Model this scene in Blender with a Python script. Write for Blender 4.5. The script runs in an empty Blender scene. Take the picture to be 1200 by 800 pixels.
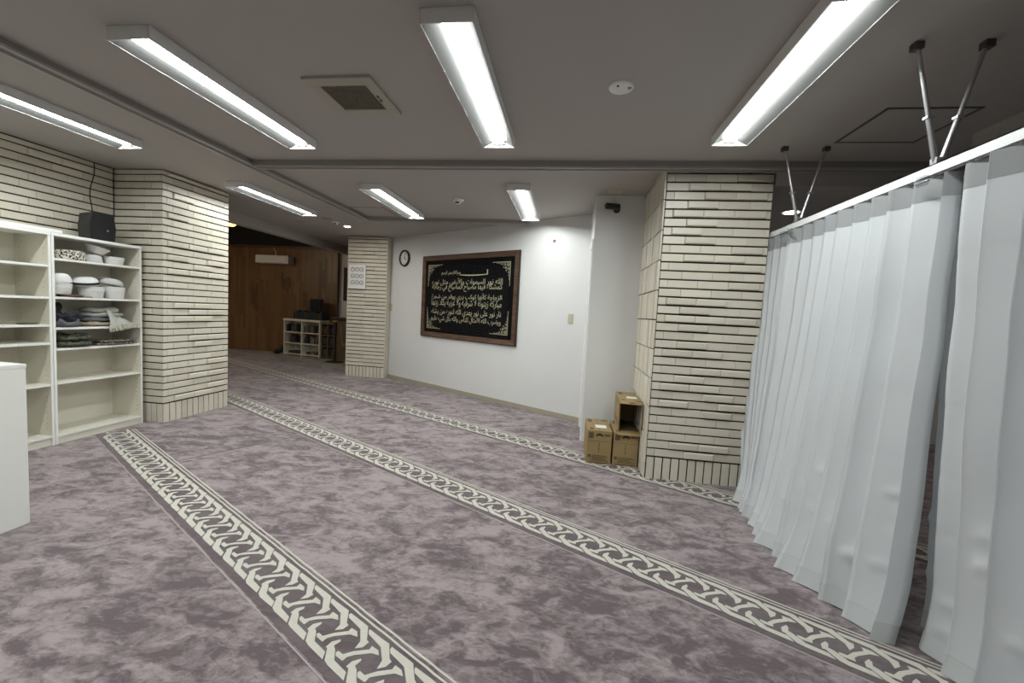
import bpy, bmesh, math, random, unicodedata
from mathutils import Vector, Matrix, noise
PI = math.pi
sc = bpy.context.scene
COL = sc.collection

# ------------------------------------------------------------------ camera
cam_d = bpy.data.cameras.new('camera'); cam = bpy.data.objects.new('camera', cam_d); COL.objects.link(cam)
cam_d.sensor_width = 36.0; cam_d.sensor_fit = 'HORIZONTAL'; cam_d.lens = 486.17 / 1200 * 36; cam_d.clip_start = .02
RT = Vector((0.98924136, 0.13664798, 0.05223859)); UP = Vector((-0.06104884, 0.06109606, 0.99626317)); FW = Vector((-0.13294578, 0.98873384, -0.06878095))
cam.matrix_world = Matrix(((RT.x, UP.x, -FW.x, 0), (RT.y, UP.y, -FW.y, 0), (RT.z, UP.z, -FW.z, 1.3), (0, 0, 0, 1)))
sc.camera = cam
# ------------------------------------------------------------------ world, exposure (indoor room: light comes from its lamps)
w = bpy.data.worlds.new('world'); sc.world = w; w.use_nodes = True
w.node_tree.nodes['Background'].inputs[0].default_value = (.5, .52, .55, 1)
w.node_tree.nodes['Background'].inputs[1].default_value = .02
sc.view_settings.view_transform = 'Standard'; sc.view_settings.look = 'None'; sc.view_settings.gamma = 1
sc.view_settings.use_curve_mapping = False
sc.view_settings.exposure = 2.22
LAMP = 13.0            # emission of the LED bars
H = 2.52               # ceiling height

# ------------------------------------------------------------------ helpers
def wloc(o):
    v = Vector((0, 0, 0))
    while o is not None:
        v += o.location; o = o.parent
    return v

class MB:
    def __init__(s): s.v = []; s.f = []; s.sm = []
    def add(s, vs, fs, smooth=False):
        n = len(s.v); s.v += [tuple(p) for p in vs]; s.f += [tuple(i + n for i in f) for f in fs]; s.sm += [smooth] * len(fs)
        return s
    def box(s, x0, x1, y0, y1, z0, z1, b=0, M=None):
        if b <= 0:
            vs = [(x, y, z) for z in (z0, z1) for y in (y0, y1) for x in (x0, x1)]
            fs = [(0, 2, 3, 1), (4, 5, 7, 6), (0, 1, 5, 4), (2, 6, 7, 3), (0, 4, 6, 2), (1, 3, 7, 5)]
        else:
            bm = bmesh.new(); bmesh.ops.create_cube(bm, size=1)
            for q in bm.verts: q.co = Vector(((x0 + x1) / 2 + q.co.x * (x1 - x0), (y0 + y1) / 2 + q.co.y * (y1 - y0), (z0 + z1) / 2 + q.co.z * (z1 - z0)))
            bmesh.ops.bevel(bm, geom=bm.edges[:], offset=b, segments=2, affect='EDGES', profile=.6)
            bm.verts.index_update(); vs = [q.co.copy() for q in bm.verts]; fs = [[q.index for q in f.verts] for f in bm.faces]; bm.free()
        if M is not None: vs = [M @ Vector(p) for p in vs]
        return s.add(vs, fs)
    def tube(s, pts, r, n=10, r1=None, cap=True):
        pts = [Vector(p) for p in pts]; k = len(pts); vs = []; fs = []
        up = Vector((0, 0, 1)); d0 = (pts[1] - pts[0]).normalized()
        if abs(d0.z) > .95: up = Vector((1, 0, 0))
        for i, p in enumerate(pts):
            d = (pts[min(i + 1, k - 1)] - pts[max(i - 1, 0)]).normalized()
            a = d.cross(up).normalized(); b = d.cross(a)
            rr = r if r1 is None else r + (r1 - r) * i / (k - 1)
            for j in range(n):
                t = 2 * PI * j / n; vs.append(p + a * math.cos(t) * rr + b * math.sin(t) * rr)
        for i in range(k - 1):
            for j in range(n): fs.append((i * n + j, i * n + (j + 1) % n, (i + 1) * n + (j + 1) % n, (i + 1) * n + j))
        if cap: fs.append(tuple(range(n))[::-1]); fs.append(tuple((k - 1) * n + j for j in range(n)))
        return s.add(vs, fs, True)
    def lathe(s, prof, c=(0, 0, 0), n=24, M=None, smooth=True, closed=False):
        vs = []; fs = []; k = len(prof)
        for (r, z) in prof:
            for j in range(n):
                t = 2 * PI * j / n; vs.append(Vector((r * math.cos(t), r * math.sin(t), z)))
        for i in range(k - 1 if not closed else k):
            i2 = (i + 1) % k
            for j in range(n): fs.append((i * n + j, i * n + (j + 1) % n, i2 * n + (j + 1) % n, i2 * n + j))
        if M is not None: vs = [M @ p for p in vs]
        vs = [p + Vector(c) for p in vs]
        return s.add(vs, fs, smooth)
    def prism(s, poly, z0, z1):
        n = len(poly); vs = [(x, y, z0) for x, y in poly] + [(x, y, z1) for x, y in poly]
        fs = [tuple(range(n))[::-1], tuple(range(n, 2 * n))] + [(i, (i + 1) % n, n + (i + 1) % n, n + i) for i in range(n)]
        return s.add(vs, fs)
    def build(s, name, mat, parent=None, org=None, local=False):
        me = bpy.data.meshes.new(name); o = bpy.data.objects.new(name, me); COL.objects.link(o)
        if parent is not None: o.parent = parent
        base = wloc(parent) if parent is not None else Vector(org or (0, 0, 0))
        if parent is None: o.location = base
        vs = s.v if local else [tuple(Vector(p) - base) for p in s.v]
        me.from_pydata(vs, [], s.f); me.validate()
        if len(me.polygons) == len(s.sm): me.polygons.foreach_set('use_smooth', s.sm)
        if any(s.sm) and hasattr(me, 'set_sharp_from_angle'): me.set_sharp_from_angle(angle=math.radians(40))
        me.update(); me.materials.append(mat)
        return o

def tag(o, label, cat, group=None):
    o['label'] = label; o['category'] = cat
    if group: o['group'] = group
    return o
def struct(o, label=None, cat=None):
    o['kind'] = 'structure'
    if label: o['label'] = label
    if cat: o['category'] = cat
    return o
def thing(name, loc, label, cat, group=None, rz=0):
    o = bpy.data.objects.new(name, None); COL.objects.link(o); o.location = loc; o.empty_display_size = .05
    o.rotation_euler = (0, 0, rz)
    return tag(o, label, cat, group)
def copy_tree(o, parent=None):
    c = o.copy(); COL.objects.link(c); c.parent = parent
    for ch in list(o.children): copy_tree(ch, c)
    return c

# ------------------------------------------------------------------ materials
def mk(name):
    m = bpy.data.materials.new(name); m.use_nodes = True; nt = m.node_tree
    return m, nt, nt.nodes['Principled BSDF']
def S(c):   # sRGB 0-255 -> linear
    return tuple(((v / 255) / 12.92 if v / 255 <= .04045 else ((v / 255 + .055) / 1.055) ** 2.4) for v in c)
def plain(name, col, rough=.5, var=.06, scale=12, bump=0, bscale=80, metal=0, coat=0, spec=None):
    m, nt, b = mk(name); N = nt.nodes; L = nt.links
    tc = N.new('ShaderNodeTexCoord'); nz = N.new('ShaderNodeTexNoise'); nz.inputs['Scale'].default_value = scale; nz.inputs['Detail'].default_value = 4
    L.new(tc.outputs['Object'], nz.inputs['Vector'])
    mx = N.new('ShaderNodeMix'); mx.data_type = 'RGBA'
    mx.inputs[6].default_value = (*[c * (1 - var) for c in col], 1); mx.inputs[7].default_value = (*[min(1, c * (1 + var)) for c in col], 1)
    L.new(nz.outputs['Fac'], mx.inputs[0]); L.new(mx.outputs[2], b.inputs['Base Color'])
    b.inputs['Roughness'].default_value = rough; b.inputs['Metallic'].default_value = metal
    if spec is not None: b.inputs['Specular IOR Level'].default_value = spec
    if coat: b.inputs['Coat Weight'].default_value = coat; b.inputs['Coat Roughness'].default_value = .08
    if bump:
        n2 = N.new('ShaderNodeTexNoise'); n2.inputs['Scale'].default_value = bscale; n2.inputs['Detail'].default_value = 3
        L.new(tc.outputs['Object'], n2.inputs['Vector'])
        bp = N.new('ShaderNodeBump'); bp.inputs['Strength'].default_value = bump; bp.inputs['Distance'].default_value = .005
        L.new(n2.outputs['Fac'], bp.inputs['Height']); L.new(bp.outputs['Normal'], b.inputs['Normal'])
    return m
def emit(name, col, st):
    m, nt, b = mk(name); b.inputs['Base Color'].default_value = (.9, .9, .9, 1)
    b.inputs['Emission Color'].default_value = (*col, 1); b.inputs['Emission Strength'].default_value = st
    return m

M = {}
M['wall'] = plain('painted wall', (.725, .725, .715), .7, .03, 3, .15, 160)
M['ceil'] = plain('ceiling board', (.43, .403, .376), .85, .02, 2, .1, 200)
M['ceil_dark'] = plain('black paint', (.012, .011, .010), .8, .1, 3)
M['track'] = plain('painted track', (.30, .28, .26), .5, .05, 9)
M['track2'] = plain('track lip', (.42, .40, .37), .45, .05, 9)
M['grout'] = plain('dark grout', (.022, .020, .018), .95, .2, 30)
M['base'] = plain('beige baseboard', (.40, .36, .27), .5, .08, 8)
M['lamp_white'] = plain('enamelled steel', (.78, .78, .76), .35, .02, 4)
M['refl'] = plain('satin reflector', (.075, .075, .073), .5, .02, 4)
M['bar'] = emit('led bar', (.95, 1.0, .985), LAMP)
M['shelf'] = plain('white melamine', (.73, .70, .60), .45, .03, 5)
M['shelf_edge'] = plain('white edge band', (.86, .86, .83), .4, .02, 5)
M['cab'] = plain('grey white laminate', (.83, .84, .79), .45, .02, 4)
M['black'] = plain('black plastic', (.014, .014, .015), .42, .15, 20)
M['black_cloth'] = plain('speaker grille cloth', (.007, .007, .008), .8, .3, 300, .3, 400)
M['steel'] = plain('galvanised steel', (.50, .50, .51), .35, .1, 20, metal=.85)
M['darksteel'] = plain('dark bracket steel', (.10, .095, .09), .45, .1, 20, metal=.6)
M['rail'] = plain('white aluminium rail', (.82, .83, .83), .35, .02, 6)
M['plate'] = plain('ivory plastic', (.52, .49, .36), .4, .03, 8)
M['ventframe'] = plain('aged cream plastic', (.40, .375, .31), .5, .05, 9)
M['white_pl'] = plain('white plastic', (.78, .77, .74), .4, .03, 8)
M['card'] = plain('corrugated cardboard', S((150, 128, 88)), .8, .08, 14, .12, 60)
M['card_in'] = plain('cardboard inside', S((104, 84, 54)), .85, .08, 14)
M['ink'] = plain('dark print', (.035, .03, .025), .8, .1, 30)
M['ink2'] = plain('faded print', S((92, 78, 54)), .8, .15, 60)
M['paper'] = plain('white paper label', (.78, .78, .76), .7, .03, 20)
M['gold'] = plain('gold embroidery', S((205, 200, 168)), .45, .15, 90, .2, 300, metal=.25)
M['velvet'] = plain('black velvet', (.005, .005, .006), .8, .1, 30, spec=.08)
M['cap'] = plain('white cotton knit', (.72, .72, .70), .9, .05, 40, .4, 260)
M['cap2'] = plain('grey white knit', (.56, .56, .55), .9, .06, 40, .4, 260)
M['capband'] = plain('black band', (.02, .02, .022), .8, .1, 40)
M['cl_navy'] = plain('navy cloth', (.018, .020, .028), .9, .3, 20, .4, 40)
M['cl_grey'] = plain('grey cloth', (.10, .105, .115), .9, .4, 16, .4, 40)
M['cl_brown'] = plain('brown cloth', (.07, .04, .026), .9, .3, 20)
M['cl_tan'] = plain('tan cloth', (.32, .27, .20), .9, .3, 20)
M['cl_sage'] = plain('pale grey green cloth', (.42, .43, .38), .9, .15, 14, .3, 60)
M['cl_fringe'] = plain('cream fringe', (.55, .53, .44), .9, .2, 60)
M['red'] = plain('dark red poster', (.045, .010, .008), .6, .3, 10)
M['woodbox'] = plain('brown board', (.13, .085, .045), .5, .2, 6)
M['redhook'] = plain('red brown plastic', (.30, .10, .07), .5, .1, 10)
M['tan_hose'] = plain('tan cable', (.30, .22, .12), .6, .1, 10)

def patterned(name, c1, c2, scale, lo=.78):
    m, nt, b = mk(name); N = nt.nodes; L = nt.links
    tc = N.new('ShaderNodeTexCoord'); v = N.new('ShaderNodeTexVoronoi'); v.inputs['Scale'].default_value = scale
    nz = N.new('ShaderNodeTexNoise'); nz.inputs['Scale'].default_value = scale * .8; nz.inputs['Distortion'].default_value = 2
    L.new(tc.outputs['Object'], v.inputs['Vector']); L.new(tc.outputs['Object'], nz.inputs['Vector'])
    ad = N.new('ShaderNodeMath'); ad.operation = 'ADD'; L.new(v.outputs['Distance'], ad.inputs[0]); L.new(nz.outputs['Fac'], ad.inputs[1])
    r = N.new('ShaderNodeValToRGB'); r.color_ramp.elements[0].position = lo; r.color_ramp.elements[1].position = lo + .12
    r.color_ramp.elements[0].color = (*c1, 1); r.color_ramp.elements[1].color = (*c2, 1)
    L.new(ad.outputs[0], r.inputs[0]); L.new(r.outputs[0], b.inputs['Base Color']); b.inputs['Roughness'].default_value = .9
    return m
M['cap_pat'] = patterned('black white patterned knit', (.03, .03, .03), (.60, .57, .48), 60, .92)
M['cl_camo'] = patterned('dark green crumpled cloth', (.022, .026, .018), (.08, .085, .055), 34)
M['cl_beigepat'] = patterned('beige patterned cloth', (.40, .36, .28), (.10, .085, .065), 44)
M['perf'] = patterned('perforated grille', (.26, .24, .18), (.10, .09, .065), 260)

def tile_mat():
    m, nt, b = mk('cream glazed tile'); N = nt.nodes; L = nt.links
    oi = N.new('ShaderNodeObjectInfo'); tc = N.new('ShaderNodeTexCoord'); nz = N.new('ShaderNodeTexNoise')
    nz.inputs['Scale'].default_value = 22; nz.inputs['Detail'].default_value = 5; L.new(tc.outputs['Object'], nz.inputs['Vector'])
    r = N.new('ShaderNodeValToRGB'); e = r.color_ramp.elements
    e[0].position = 0; e[1].position = 1; e[0].color = (*S((205, 198, 181)), 1); e[1].color = (*S((226, 219, 203)), 1)
    ad = N.new('ShaderNodeMath'); ad.operation = 'MULTIPLY_ADD'; ad.inputs[1].default_value = .35; L.new(nz.outputs['Fac'], ad.inputs[0])
    m2 = N.new('ShaderNodeMath'); m2.operation = 'MULTIPLY'; m2.inputs[1].default_value = .65; L.new(oi.outputs['Random'], m2.inputs[0]); L.new(m2.outputs[0], ad.inputs[2])
    L.new(ad.outputs[0], r.inputs[0]); L.new(r.outputs[0], b.inputs['Base Color'])
    b.inputs['Roughness'].default_value = .38
    bp = N.new('ShaderNodeBump'); bp.inputs['Strength'].default_value = .06; bp.inputs['Distance'].default_value = .003
    L.new(nz.outputs['Fac'], bp.inputs['Height']); L.new(bp.outputs['Normal'], b.inputs['Normal'])
    return m
M['tile'] = tile_mat()

def brickwall_mat():
    m, nt, b = mk('tile wall beyond view'); N = nt.nodes; L = nt.links
    tc = N.new('ShaderNodeTexCoord'); mp = N.new('ShaderNodeMapping'); mp.inputs['Rotation'].default_value = (PI / 2, 0, PI / 2)
    br = N.new('ShaderNodeTexBrick'); br.inputs['Scale'].default_value = 1; br.inputs['Brick Width'].default_value = .229; br.inputs['Row Height'].default_value = .0687
    br.inputs['Mortar Size'].default_value = .004; br.inputs['Color1'].default_value = (*S((196, 188, 170)), 1); br.inputs['Color2'].default_value = (*S((186, 178, 160)), 1); br.inputs['Mortar'].default_value = (.03, .03, .03, 1)
    L.new(tc.outputs['Object'], mp.inputs[0]); L.new(mp.outputs[0], br.inputs['Vector']); L.new(br.outputs['Color'], b.inputs['Base Color']); b.inputs['Roughness'].default_value = .4
    return m
M['brickwall'] = brickwall_mat()

def carpet_mat(name, dark, light, contrast=1.0):
    m, nt, b = mk(name); N = nt.nodes; L = nt.links
    tc = N.new('ShaderNodeTexCoord'); oi = N.new('ShaderNodeObjectInfo')
    cmb = N.new('ShaderNodeCombineXYZ'); ml = N.new('ShaderNodeMath'); ml.operation = 'MULTIPLY'; ml.inputs[1].default_value = 37; L.new(oi.outputs['Random'], ml.inputs[0]); L.new(ml.outputs[0], cmb.inputs[2])
    add = N.new('ShaderNodeVectorMath'); add.operation = 'ADD'; L.new(tc.outputs['Object'], add.inputs[0]); L.new(cmb.outputs[0], add.inputs[1])
    mp = N.new('ShaderNodeMapping'); mp.inputs['Rotation'].default_value = (0, 0, math.radians(-61)); mp.inputs['Scale'].default_value = (.80, 1.45, 1)
    L.new(add.outputs[0], mp.inputs[0])
    def nz(scale, det, dist, rough=.55):
        n = N.new('ShaderNodeTexNoise'); n.inputs['Scale'].default_value = scale; n.inputs['Detail'].default_value = det; n.inputs['Distortion'].default_value = dist; n.inputs['Roughness'].default_value = rough
        L.new(mp.outputs[0], n.inputs['Vector']); return n
    a = nz(1.0, 3, .3); c = nz(6.4, 7, .75, .62); d = nz(24, 6, .9, .65)
    def ma(op, x, y):
        q = N.new('ShaderNodeMath'); q.operation = op
        for i, t in enumerate((x, y)):
            if isinstance(t, (int, float)): q.inputs[i].default_value = t
            else: L.new(t, q.inputs[i])
        return q.outputs[0]
    v = ma('ADD', ma('ADD', ma('MULTIPLY', a.outputs['Fac'], .17), ma('MULTIPLY', c.outputs['Fac'], .53)), ma('MULTIPLY', d.outputs['Fac'], .30))
    r = N.new('ShaderNodeValToRGB'); e = r.color_ramp.elements; e[0].position = .435; e[1].position = .565
    e[0].color = (*dark, 1); e[1].color = (*light, 1); L.new(v, r.inputs[0])
    fib = N.new('ShaderNodeTexNoise'); fib.inputs['Scale'].default_value = 420; fib.inputs['Detail'].default_value = 2; L.new(tc.outputs['Object'], fib.inputs['Vector'])
    mx = N.new('ShaderNodeMix'); mx.data_type = 'RGBA'; mx.blend_type = 'MULTIPLY'; mx.inputs[0].default_value = .35
    L.new(r.outputs[0], mx.inputs[6])
    fr = N.new('ShaderNodeValToRGB'); fr.color_ramp.elements[0].position = .3; fr.color_ramp.elements[1].position = .65; fr.color_ramp.elements[0].color = (.55, .55, .55, 1); L.new(fib.outputs['Fac'], fr.inputs[0]); L.new(fr.outputs[0], mx.inputs[7])
    L.new(mx.outputs[2], b.inputs['Base Color']); b.inputs['Roughness'].default_value = .95
    b.inputs['Sheen Weight'].default_value = .25; b.inputs['Sheen Roughness'].default_value = .5; b.inputs['Specular IOR Level'].default_value = .1
    hh = ma('ADD', ma('MULTIPLY', v, 2.2), ma('MULTIPLY', fib.outputs['Fac'], .5))
    bp = N.new('ShaderNodeBump'); bp.inputs['Strength'].default_value = .45; bp.inputs['Distance'].default_value = .008
    L.new(hh, bp.inputs['Height']); L.new(bp.outputs['Normal'], b.inputs['Normal'])
    return m
M['carpet'] = carpet_mat('mauve pile carpet', (.132, .100, .106), (.370, .305, .313))
M['band'] = carpet_mat('darker carpet ground', (.118, .089, .095), (.165, .130, .136))
M['ivory'] = plain('ivory pile', (.57, .55, .48), .95, .10, 30, .4, 400)
M['seam_dark'] = plain('dark carpet edge', (.055, .040, .043), .95, .1, 60)
M['seam'] = plain('light carpet seam', (.38, .33, .33), .95, .1, 60)

def cloth_mat(name, col, trans=.3, scale=900):
    m, nt, b = mk(name); N = nt.nodes; L = nt.links
    b.inputs['Base Color'].default_value = (*col, 1); b.inputs['Roughness'].default_value = .62; b.inputs['Sheen Weight'].default_value = .2
    tc = N.new('ShaderNodeTexCoord'); nz = N.new('ShaderNodeTexNoise'); nz.inputs['Scale'].default_value = 7; nz.inputs['Detail'].default_value = 4
    mp = N.new('ShaderNodeMapping'); mp.inputs['Scale'].default_value = (1, 1, .5); L.new(tc.outputs['Object'], mp.inputs[0]); L.new(mp.outputs[0], nz.inputs['Vector'])
    bp = N.new('ShaderNodeBump'); bp.inputs['Strength'].default_value = .18; bp.inputs['Distance'].default_value = .012; L.new(nz.outputs['Fac'], bp.inputs['Height']); L.new(bp.outputs['Normal'], b.inputs['Normal'])
    tr = N.new('ShaderNodeBsdfTranslucent'); tr.inputs[0].default_value = (*col, 1)
    mx = N.new('ShaderNodeMixShader'); mx.inputs[0].default_value = trans; L.new(b.outputs[0], mx.inputs[1]); L.new(tr.outputs[0], mx.inputs[2]); L.new(mx.outputs[0], N['Material Output'].inputs[0])
    return m
M['curtain'] = cloth_mat('white curtain cloth', (.70, .725, .745), .22)
M['header'] = cloth_mat('grey header tape', (.46, .475, .485), .4)
M['hem'] = cloth_mat('curtain hem', (.60, .625, .63), .12)

def clear_mat(name, tint=(1, 1, 1), gl=1.0, bs=.03):
    m, nt, b = mk(name); N = nt.nodes; L = nt.links
    t = N.new('ShaderNodeBsdfTransparent'); t.inputs[0].default_value = (*tint, 1); g = N.new('ShaderNodeBsdfGlossy'); g.inputs['Roughness'].default_value = .0
    nz = N.new('ShaderNodeTexNoise'); nz.inputs['Scale'].default_value = 1.6; bp = N.new('ShaderNodeBump'); bp.inputs['Strength'].default_value = bs; bp.inputs['Distance'].default_value = .02
    tc = N.new('ShaderNodeTexCoord'); L.new(tc.outputs['Object'], nz.inputs['Vector']); nz.inputs['Detail'].default_value = 0
    fz0 = N.new('ShaderNodeFresnel'); fz0.inputs[0].default_value = 1.22; ge = N.new('ShaderNodeNewGeometry'); fz = N.new('ShaderNodeMath'); fz.operation = 'MULTIPLY'; iv = N.new('ShaderNodeMath'); iv.operation = 'SUBTRACT'; iv.inputs[0].default_value = 1; L.new(ge.outputs['Backfacing'], iv.inputs[1]); L.new(iv.outputs[0], fz.inputs[0]); L.new(fz0.outputs[0], fz.inputs[1])
    mx = N.new('ShaderNodeMixShader'); L.new(fz.outputs[0], mx.inputs[0]); L.new(t.outputs[0], mx.inputs[1]); L.new(g.outputs[0], mx.inputs[2]); L.new(mx.outputs[0], N['Material Output'].inputs[0])
    return m
M['pane'] = clear_mat('clear acrylic pane')
M['clip'] = clear_mat('clear plastic clip', (.8, .82, .83))

def wood_mat(name, c1, c2, vert=True, scale=1.0):
    m, nt, b = mk(name); N = nt.nodes; L = nt.links
    tc = N.new('ShaderNodeTexCoord'); mp = N.new('ShaderNodeMapping'); mp.inputs['Scale'].default_value = (26 * scale, 26 * scale, 1.2 * scale) if vert else (3 * scale, 3 * scale, 40 * scale)
    nz = N.new('ShaderNodeTexNoise'); nz.inputs['Scale'].default_value = 1; nz.inputs['Detail'].default_value = 5; nz.inputs['Distortion'].default_value = .6
    L.new(tc.outputs['Object'], mp.inputs[0]); L.new(mp.outputs[0], nz.inputs['Vector'])
    r = N.new('ShaderNodeValToRGB'); e = r.color_ramp.elements; e[0].position = .32; e[1].position = .68; e[0].color = (*c1, 1); e[1].color = (*c2, 1)
    L.new(nz.outputs['Fac'], r.inputs[0]); L.new(r.outputs[0], b.inputs['Base Color']); b.inputs['Roughness'].default_value = .45
    return m
M['walnut'] = wood_mat('walnut frame', S((58, 40, 29)), S((104, 76, 56)), False)
def woodwall_mat():
    m, nt, b = mk('vertical wood strips'); N = nt.nodes; L = nt.links
    tc = N.new('ShaderNodeTexCoord'); mp = N.new('ShaderNodeMapping'); mp.inputs['Rotation'].default_value = (PI / 2, 0, 0)
    sx = N.new('ShaderNodeSeparateXYZ'); cb = N.new('ShaderNodeCombineXYZ'); L.new(tc.outputs['Object'], sx.inputs[0]); L.new(sx.outputs[2], cb.inputs[0]); L.new(sx.outputs[0], cb.inputs[1])
    br = N.new('ShaderNodeTexBrick'); br.inputs['Scale'].default_value = 1; br.inputs['Brick Width'].default_value = .9; br.inputs['Row Height'].default_value = .07; br.inputs['Mortar Size'].default_value = .002; br.offset = .37
    br.inputs['Color1'].default_value = (.27, .148, .056, 1); br.inputs['Color2'].default_value = (.18, .095, .035, 1); br.inputs['Mortar'].default_value = (.10, .05, .02, 1)
    L.new(cb.outputs[0], br.inputs['Vector'])
    nz = N.new('ShaderNodeTexNoise'); mp2 = N.new('ShaderNodeMapping'); mp2.inputs['Scale'].default_value = (30, 30, 1.5); L.new(tc.outputs['Object'], mp2.inputs[0]); L.new(mp2.outputs[0], nz.inputs['Vector'])
    mx = N.new('ShaderNodeMix'); mx.data_type = 'RGBA'; mx.blend_type = 'MULTIPLY'; mx.inputs[0].default_value = .5; L.new(br.outputs['Color'], mx.inputs[6]); L.new(nz.outputs['Color'], mx.inputs[7])
    L.new(mx.outputs[2], b.inputs['Base Color']); b.inputs['Roughness'].default_value = .4
    return m
M['woodwall'] = woodwall_mat()
M['woodstrip'] = wood_mat('dark wood strip', (.075, .038, .014), (.13, .07, .028))

# ------------------------------------------------------------------ the floor: carpet lengths laid on the diagonal
TH = math.radians(28.8); TU = Vector((math.cos(TH), -math.sin(TH))); TN = Vector((math.sin(TH), math.cos(TH)))
def uv2(u, v): p = TU * u + TN * v; return (p.x, p.y)
XL, XR, YB, YF = -11.0, 5.0, -3.0, 9.7
b = MB(); b.box(XL - .1, XR + .1, YB - .1, YF + .1, -.14, -.01); FLOOR = struct(b.build('floor', M['band']), 'mauve carpeted floor with ivory braided border stripes', 'floor')
def clip(poly):
    for ax, lim, sg in ((0, XL, 1), (0, XR, -1), (1, YB, 1), (1, YF, -1)):
        out = []
        for i in range(len(poly)):
            a, c = poly[i], poly[(i + 1) % len(poly)]; da = (a[ax] - lim) * sg; dc = (c[ax] - lim) * sg
            if da >= 0: out.append(a)
            if (da >= 0) != (dc >= 0):
                t = da / (da - dc); out.append((a[0] + (c[0] - a[0]) * t, a[1] + (c[1] - a[1]) * t))
        poly = out
        if not poly: break
    return poly
PER = .138
PU = [(-.126, .962), (-.130, .972), (-.049, .974), (-.010, .975), (.045, .933), (.062, .930), (.063, .902), (.046, .877), (.033, .910), (-.023, .946), (-.112, .952)]
PBAR = [(-.129, .824), (-.128, .834), (-.101, .835), (-.083, .870), (-.047, .910), (-.054, .928), (-.019, .931), (.004, .917), (-.026, .905), (-.066, .860), (-.079, .838), (-.075, .818), (-.113, .815)]
PL_ = [(-.034, .869), (-.025, .861), (-.024, .836), (-.005, .828), (.038, .802), (.114, .800), (.140, .777), (.039, .774), (.011, .779), (-.032, .813), (-.044, .813), (-.049, .840)]
V0, VP = .733, 1.272
CUT = {0: -3.96, 1: -4.58}
BORD = {0: (-5.2, 3.6), 1: (-10.9, 4.6), 2: (-12.6, 3.6), 3: (-12.6, -6.6)}
rnd = random.Random(4)
for k in range(-4, 7):
    va, vb = V0 + k * VP, V0 + (k + 1) * VP
    segs = [(-16, 8)] if k not in CUT else [(-16, CUT[k] - .003), (CUT[k], 8)]
    for (ua, ub) in segs:
        poly = clip([uv2(ua, va + .002), uv2(ub, va + .002), uv2(ub, vb - .001), uv2(ua, vb - .001)])
        if len(poly) < 3: continue
        o = MB().prism(poly, -.01, 0).build('carpet_length', M['carpet'], FLOOR)
        main = o
        if k in CUT and ub == 8:
            MB().prism([uv2(ua, va + .3), uv2(ua + .012, va + .3), uv2(ua + .012, vb), uv2(ua, vb)], -.002, .0015).build('cross_seam', M['seam'], FLOOR)
            MB().prism([uv2(ua - .012, va + .3), uv2(ua, va + .3), uv2(ua, vb), uv2(ua - .012, vb)], -.002, .0012).build('cross_seam_edge', M['seam_dark'], FLOOR)
    if k in BORD:
        u0, u1 = BORD[k]
        MB().prism([uv2(u0, va + .010), uv2(u1, va + .010), uv2(u1, va + .272), uv2(u0, va + .272)], -.002, .001).build('border_ground', M['band'], main)
        pm = MB()
        nU = int((u1 - u0) / PER)
        for i in range(nU):
            uo = u0 + .14 + i * PER; uo = round(uo / PER) * PER + .0205
            for P in (PU, PBAR, PL_):
                j = lambda: rnd.uniform(-.0016, .0016)
                pm.add([(*uv2(uo + a + j(), va + c - V0 + j()), .0022) for a, c in P], [tuple(range(len(P)))[::-1]])
        wob = [rnd.uniform(-.0015, .0015) for _ in range(4000)]
        for vc, wd in ((.9945, .0045), (1.0165, .0045)):
            n = int((u1 - u0) / .05)
            for i in range(n):
                a, c = u0 + i * .05, u0 + (i + 1) * .05
                pm.add([(*uv2(a, va + vc - V0 - wd + wob[i]), .0022), (*uv2(c, va + vc - V0 - wd + wob[i + 1]), .0022), (*uv2(c, va + vc - V0 + wd + wob[i + 1]), .0022), (*uv2(a, va + vc - V0 + wd + wob[i]), .0022)], [(0, 1, 2, 3)])
        pm.build('border_pattern', M['ivory'], main)
        MB().prism([uv2(u0, va - .003), uv2(u1, va - .003), uv2(u1, va + .003), uv2(u0, va + .003)], -.002, .0016).build('seam', M['seam'], main)

# ------------------------------------------------------------------ shell: ceilings, walls, beams
b = MB(); b.box(-4.76, 1.49, YB, 9.7, H, H + .12); b.box(1.49, XR, YB, 3.46, H, H + .12)
CEIL = struct(b.build('ceiling', M['ceil']), 'grey white flat ceiling', 'ceiling')
b = MB(); b.box(1.49, XR, 3.46, 9.7, 2.365, H + .12); struct(b.build('ceiling_side', M['ceil']), 'lowered ceiling strip beyond the tiled column', 'ceiling')
b = MB(); b.box(XL, -4.76, 4.43, 9.7, 3.22, 3.34); struct(b.build('ceiling_dark', M['ceil_dark']), 'black high ceiling of the dark side room', 'ceiling')
b = MB(); b.box(2.34, XR, YB, 2.93, 2.38, H); struct(b.build('trim_soffit', M['ceil']), 'boxed soffit under the ceiling beyond the curtain', 'soffit')
b = MB(); b.box(-4.90, -4.76, 3.9, 9.7, 2.37, 3.3); struct(b.build('trim_beam', M['ceil']), 'ceiling beam at the edge of the dark side room', 'beam')
b = MB(); b.box(XL, XR, YB - .12, YB, 0, 2.7); struct(b.build('wall_back', M['wall']), 'white wall behind the prayer hall', 'wall')
b = MB(); b.box(XR, XR + .12, YB, YF, 0, 2.7); struct(b.build('wall_right', M['wall']), 'white wall beyond the curtain', 'wall')
b = MB(); b.box(-4.70, -4.55, YB, 1.2, 0, H); struct(b.build('wall_left_near', M['brickwall']), 'cream tiled wall beside the white cabinet', 'wall')
b = MB(); b.box(-4.72, -4.562, 1.2, 4.43, 0, H); WL = struct(b.build('wall_left', M['grout']), 'cream tiled wall behind the bookcases', 'wall')
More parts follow.
